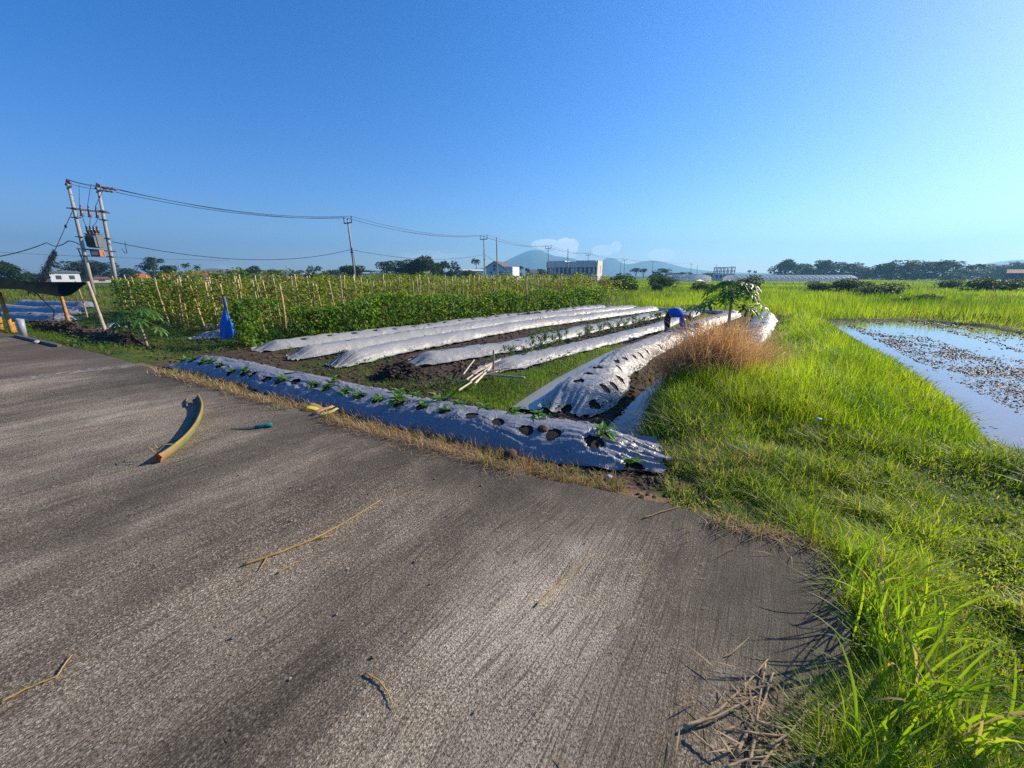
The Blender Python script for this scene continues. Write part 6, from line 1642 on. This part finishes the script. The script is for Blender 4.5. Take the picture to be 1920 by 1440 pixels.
_, ma, mbb = beam('fuse_crossarm', .795, .79, .35, .12); _, pa_, pb2 = beam('platform_beam', .44, .43, .3, .14)
tips = {}
for nm, T in (('a', TA), ('b', TB)):
    m = MB(); ang = math.atan2(ACR.y, ACR.x); m.box(lp(T) + Vector((0, 0, -.25)), (1.9, .14, .14), Matrix.Rotation(ang, 4, 'Z')); sub(root, 'top_crossarm', M['steel'], m); tips[nm] = []
    for s in (-.8, 0, .8):
        m = MB(); p = T + ACR * s + Vector((0, 0, -.15 if s else .05)); insul(m, lp(p), .42, .13); sub(root, 'insulator', M['ceramic'], m, True); tips[nm].append(p + Vector((0, 0, .42)))
        if nm == 'b': m = MB(); q = p + LINE * .15 + Vector((0, 0, .1)); m.tube([lp(q + LINE * (.18 * i)) for i in range(7)], [.05, .11, .05, .11, .05, .11, .04], 7); sub(root, 'strain_insulator', M['ceramic'], m, True); tips[nm][-1] = q + LINE * 1.2
fuse = []
for i in range(3):
    f = .36 + .2 * i; p = ma + (mbb - ma) * f; m = MB(); m.tube([lp(p) + Vector((0, -.15, .42)), lp(p) + Vector((0, -.2, .1)), lp(p) + Vector((0, -.2, -.1)), lp(p) + Vector((0, -.25, -.55)), lp(p) + Vector((0, -.25, -.62))], [.05, .08, .10, .12, .2], 8); sub(root, 'fuse_cutout', M['ceramic'], m, True); fuse.append(p)
pc = pa_ + (pb2 - pa_) * .54 + Vector((0, 0, .02))
tr = thing('transformer', 'grey transformer tank hanging between the twin poles', 'transformer', pc)
M['tank'] = m_plain('tank_grey', (.13, .135, .14), .5, .3, .25, 3)
m = MB(); m.box((0, 0, .85), (1.05, .7, 1.25)); m.box((0, 0, 1.5), (1.15, .8, .07)); sub(tr, 'tank', M['tank'], m)
for i in range(9):
    m = MB(); m.box((-.45 + .112 * i, -.45, .8), (.035, .22, 1.0)); sub(tr, 'cooling_fin', M['tank'], m)
bush = []
for i in range(4):
    m = MB(); x = -.5 + .34 * i; m.tube([(x, 0, 1.53), (x - .03, 0, 1.7), (x - .05, 0, 1.9), (x - .07, 0, 2.25)], [.06, .12, .10, .05], 8); sub(tr, 'bushing', M['ceramic'], m, True); bush.append(pc + Vector((x - .07, 0, 2.25)))
m = MB(); m.box((.05, -.2, -.32), (.95, .5, .62)); sub(tr, 'orange_cabinet', m_plain('rusty_orange', (.40, .14, .06), .7, 0, .4, 3), m)
sub(tr, 'cabinet_plate', M['grey_wall'], MB().box((.05, -.47, -.32), (.6, .03, .3)))

def wire(label, pts, sag, r=.022, name='power_wire', group=None, n=20):
    mb = MB(); P_ = []
    for a, b, s in zip(pts[:-1], pts[1:], sag if hasattr(sag, '__len__') else [sag] * (len(pts) - 1)):
        a, b = Vector(a), Vector(b)
        for i in range(n): f = i / n; P_.append(a.lerp(b, f) - Vector((0, 0, 4 * s * f * (1 - f))))
    P_.append(Vector(pts[-1])); o = P_[0].copy()
    mb.tube([p - o for p in P_], r, 5); w_ = mb.build(name, M['wire'], None, True); w_.location = o
    return tag(w_, label, 'wire', group)
GW = 'wires of the power line'
nm = ['nearest the beans', 'in the middle', 'farthest from the beans']
for i in range(3):
    wire('long upper power wire running from pole top to pole top, %s' % nm[::-1][i], [tips['b'][i]] + [p[i] for p in ptops], [.9, 1.1, 1.0, .9, .9, .7, .6], .028 - .004 * (i == 1), group=GW)
for i in range(3):
    wire('short jumper wire across the tops of the twin poles, %s' % nm[::-1][i], [tips['a'][i], tips['b'][i] - LINE * 1.2 + Vector((0, 0, .1))], .12, .022, group='jumper wires of the transformer', n=10)
    wire('drop wire from the top jumper to a fuse, %s' % ['left', 'middle', 'right'][i], [tips['a'][i].lerp(tips['b'][i], .25 + .22 * i), fuse[i] + Vector((0, -.2, .42))], -.0, .020, group='jumper wires of the transformer', n=8)
    wire('drop wire from a fuse to the transformer, %s' % ['left', 'middle', 'right'][i], [fuse[i] + Vector((0, -.25, -.62)), bush[i]], .1, .020, group='jumper wires of the transformer', n=8)
low = [BBp + (TB - BBp) * .50] + [Vector(D(*q)) for q in ((658, 468, 61), (908, 477, 90))]
wire('lower service cable hung below the power wires, from the twin poles to the villa', [low[0] + Vector((.4, 0, .2)), low[1], low[2], Vector(D(960, 508, 112))], [1.6, 1.2, .2], .035, group=GW)
le = BA + (TA - BA) * .46
wire('service cable leaving the twin poles to the left border', [Vector(D(-120, 488, 34)), Vector(D(88, 455, 38)), Vector(D(105, 462, 39)), Vector(D(128, 452, 39.6)), le], [.5, .05, .08, -.15], .04, group=GW, n=12)
wire('thin far wire low above the left horizon', [Vector(D(-120, 466, 60)), Vector(D(430, 488, 75))], .3, .02, group=GW)
wire('cable down the left twin pole', [le + Vector((-.3, -.2, -.1)), BA + (TA - BA) * .33 + Vector((-.1, -.2, 0)), BA + Vector((.0, -.25, .8))], 0, .05, name='down_cable', n=8)
wire('hanging loose cable end right of the twin poles', [low[0] + Vector((1.2, 0, -.5)), low[0] + Vector((1.6, 0, -.9)), low[0] + Vector((1.7, 0, .2))], .15, .03, name='loose_cable', n=8)
# guy wire swallowed by dead vines
gt = BA + (TA - BA) * .80; gb = Vector(D(78, 525, 39)); gb = ext(gt, gb)
g = thing('guy_wire', 'guy wire of the twin poles overgrown with brown dead vine', 'guy wire', gb)
sub(g, 'wire', M['wire'], MB().tube([(0, 0, 0), gt - gb], .025, 5)); rr = RS(44); mb = MB(); n = 2600
f = rr.uniform(0, 1, n) ** 1.5 * .52; wd = .62 * (1 - f / .58) ** 1.1 + .05; pos = np.array([list((gt - gb) * x) for x in f]) + np.stack([rr.normal(0, .5, n) * wd, rr.normal(0, .5, n) * wd, rr.normal(0, .12, n)], 1)
leaves(mb, pos, rdir(rr, n, -1, .4), np.tile([0, 0, 1.], (n, 1)), rr.uniform(.12, .32, n), rr.uniform(.05, .14, n), gcol(rr, n, (.20, .13, .10), (.48, .34, .27)))
mb.build('dead_vine', M['bark'], g)
si = thing('guy_insulator', 'small insulator on the guy wire of the twin poles', 'insulator', gb + (gt - gb) * .80); m = MB(); m.tube([(0, 0, -.15), (0, 0, 0), (0, 0, .15)], [.05, .1, .05], 8); si2 = sub(si, 'insulator_body', M['ceramic'], m, True)

# ------------------------------------------------------------------ mountains and haze
def hills():
    out = [(-700, 512), (-300, 510), (0, 515), (120, 512), (230, 516), (330, 514), (395, 503), (440, 506), (520, 512), (640, 516), (760, 512), (860, 508), (920, 500), (945, 491), (965, 481), (985, 472), (997, 468.5), (1012, 468.5), (1024, 474), (1040, 480), (1058, 482), (1072, 484), (1092, 491), (1112, 499), (1122, 497),
           (1131, 486), (1142, 482.5), (1156, 486), (1168, 495), (1185, 495), (1205, 490), (1222, 488), (1240, 490), (1262, 496), (1285, 502), (1320, 507), (1370, 511), (1450, 512), (1560, 513), (1700, 510), (1790, 505), (1850, 494), (1900, 487), (1960, 486), (2200, 495), (2600, 510)]
    az = np.radians(np.linspace(-62, 66, 620)); R = 2.2 * np.array([1000, 1080, 1160, 1220, 1270, 1300, 1340, 1400, 1500]); g = np.array([0, .16, .42, .70, .92, 1.0, .88, .5, 0])
    pz = np.array([sky_dir_(*q) for q in out]); e = np.interp(az, pz[:, 0], pz[:, 1])
    e = np.convolve(np.pad(e, 2, 'edge'), np.ones(5) / 5, 'valid')
    A, Rr = np.meshgrid(az, R, indexing='ij'); Gg = np.tile(g, (len(az), 1))
    n = fbm(A * 60, Rr * .002, 3, 4)
    peak = 1.6 + 2860 * np.tan(np.maximum(e, .001))
    Z = peak[:, None] * Gg * (1 + .25 * (n - .5) * (1 - Gg)) - 2 * (1 - Gg)
    X, Y = Rr * np.sin(A), Rr * np.cos(A); m = len(R)
    i = np.arange(len(az) - 1)[:, None] * m + np.arange(m - 1)[None]
    mb = MB().add(np.stack([X, Y, Z], -1).reshape(-1, 3), np.stack([i, i + 1, i + m + 1, i + m], -1).reshape(-1, 4))
    tag(mb.build('mountains', m_plain('mountain_forest', (.05, .075, .05), .9, 0, .3, .02), None, True), kind='structure')
def sky_dir_(px, py):
    ox, oy = px - 960., py - 720.
    d = Vector((ox, FPX * CT - oy * ST, -(oy * CT + FPX * ST))).normalized()
    return math.atan2(d.x, d.y), math.asin(d.z)
hills()
if HAZE > 0:
    mb = MB(); mb.box((0, 0, 139), (7200, 7200, 282)); hm = bpy.data.materials.new('haze_air'); hm.use_nodes = True; t = hm.node_tree; t.nodes.clear()
    ou = t.nodes.new('ShaderNodeOutputMaterial'); pv = t.nodes.new('ShaderNodeVolumePrincipled'); pv.inputs['Density'].default_value = HAZE; pv.inputs['Color'].default_value = (*HAZECOL, 1); pv.inputs['Anisotropy'].default_value = HAZEG
    t.links.new(pv.outputs[0], ou.inputs['Volume']); hz = mb.build('haze', hm); tag(hz, kind='stuff', label='thin blue haze in the air over the fields', cat='haze')
# ------------------------------------------------------------------ light, sky, camera
SUN_AZ, SUN_EL = math.radians(66), math.radians(28)
w = bpy.data.worlds.new('World'); sc.world = w; w.use_nodes = True
nt = w.node_tree; nt.nodes.clear()
class WT(NT):
    def __init__(s, t): s.t = t
k = WT(nt)
sky = k.n('TexSky', sky_type='NISHITA', sun_disc=False, sun_elevation=SUN_EL, sun_rotation=SUN_AZ, altitude=0, air_density=.9, dust_density=.33, ozone_density=4.0)
bg = k.n('Background', {'Strength': .105})
out = nt.nodes.new('ShaderNodeOutputWorld')
dirv = k.n('TexCoord').outputs['Generated']
sx = k.n('SeparateXYZ'); k.set(sx, 0, dirv)
az = k.math('ARCTAN2', sx.outputs[0], sx.outputs[1]); el = k.math('ARCSINE', sx.outputs[2])
def sky_dir(px, py):
    ox, oy = px - 960., py - 720.
    d = Vector((ox, FPX * CT - oy * ST, -(oy * CT + FPX * ST))).normalized()
    return math.atan2(d.x, d.y), math.asin(d.z)
cv = k.n('CombineXYZ'); k.set(cv, 0, k.math('MULTIPLY', az, 1.0)); k.set(cv, 1, k.math('MULTIPLY', el, 1.5))
nz = k.noise(cv.outputs[0], 75, 7, .66); nzb = k.noise(k.map(cv.outputs[0], (1, 2.6, 1)), 26, 5, .6)
tot = None
for px, py, wpx, hpx, st, soft in [(1024, 458, 26, 9, .9, 0), (1062, 462, 22, 15, 1.0, 0), (1130, 470, 20, 10, .6, 0), (1155, 463, 9, 10, .6, 0), (1240, 477, 24, 11, .55, 0), (1050, 478, 30, 7, .6, 0),
                                   (808, 480, 60, 10, .55, 1), (430, 503, 34, 7, .5, 1), (1700, 480, 120, 14, .25, 1)]:
    a0, e0 = sky_dir(px, py); da = abs(sky_dir(px + wpx, py)[0] - a0); de = abs(sky_dir(px, py - hpx)[1] - e0)
    u = k.math('DIVIDE', k.math('SUBTRACT', az, a0), da); v = k.math('DIVIDE', k.math('SUBTRACT', el, e0), de)
    rr2 = k.math('ADD', k.math('MULTIPLY', u, u), k.math('MULTIPLY', v, v))
    f = k.ramp(rr2, 1.6, 0.0, 0, 1)
    if soft: m = k.math('MULTIPLY', f, k.math('MULTIPLY', k.ramp(nzb, .3, .7), st))
    else: m = k.math('MULTIPLY', k.ramp(k.math('ADD', nz, k.math('MULTIPLY', f, .42)), .46, .66), k.math('MULTIPLY', k.ramp(f, 0, .25), st))
    tot = m if tot is None else k.math('MAXIMUM', tot, m)
hsv = k.n('HueSaturation', {'Hue': SKY_HUE, 'Saturation': SKY_SAT, 'Value': 1.0}); k.set(hsv, 'Color', sky.outputs[0])
cm = k.n('Mix', data_type='RGBA', blend_type='MIX'); k.set(cm, 0, tot); gt = k.n('VectorMath', operation='MULTIPLY'); k.set(gt, 0, hsv.outputs[0]); k.set(gt, 1, (1.06, .965, 1.0)); k.set(cm, 6, gt.outputs[0]); k.set(cm, 7, CLOUD)
nt.links.new(cm.outputs[2], bg.inputs[0]); nt.links.new(bg.outputs[0], out.inputs[0])

sl = bpy.data.lights.new('sun', 'SUN'); sl.energy = 5.0; sl.angle = math.radians(.55); sl.color = (1, .87, .68)
so = bpy.data.objects.new('sun', sl); COL.objects.link(so)
sdv = Vector((math.sin(SUN_AZ) * math.cos(SUN_EL), math.cos(SUN_AZ) * math.cos(SUN_EL), math.sin(SUN_EL)))
so.rotation_euler = sdv.to_track_quat('Z', 'Y').to_euler(); so.location = (20, 15, 30)

cd = bpy.data.cameras.new('camera'); cam = bpy.data.objects.new('camera', cd); COL.objects.link(cam)
cam.location = (0, 0, CAMZ); cam.rotation_euler = (PI / 2 - TH, 0, 0)
cd.sensor_width = 36; cd.lens = FPX / 1920 * 36; cd.clip_start = .05; cd.clip_end = 20000
sc.camera = cam
vs = sc.view_settings; vs.view_transform = 'Standard'; vs.look = 'None'; vs.exposure = EXPOSURE; vs.gamma = 1; vs.use_curve_mapping = False
sc.render.engine = 'CYCLES'
sc.cycles.use_denoising = DENOISE; sc.cycles.use_adaptive_sampling = False
sc.cycles.max_bounces = 6; sc.cycles.diffuse_bounces = 2; sc.cycles.glossy_bounces = 2; sc.cycles.transmission_bounces = 4; sc.cycles.transparent_max_bounces = 8
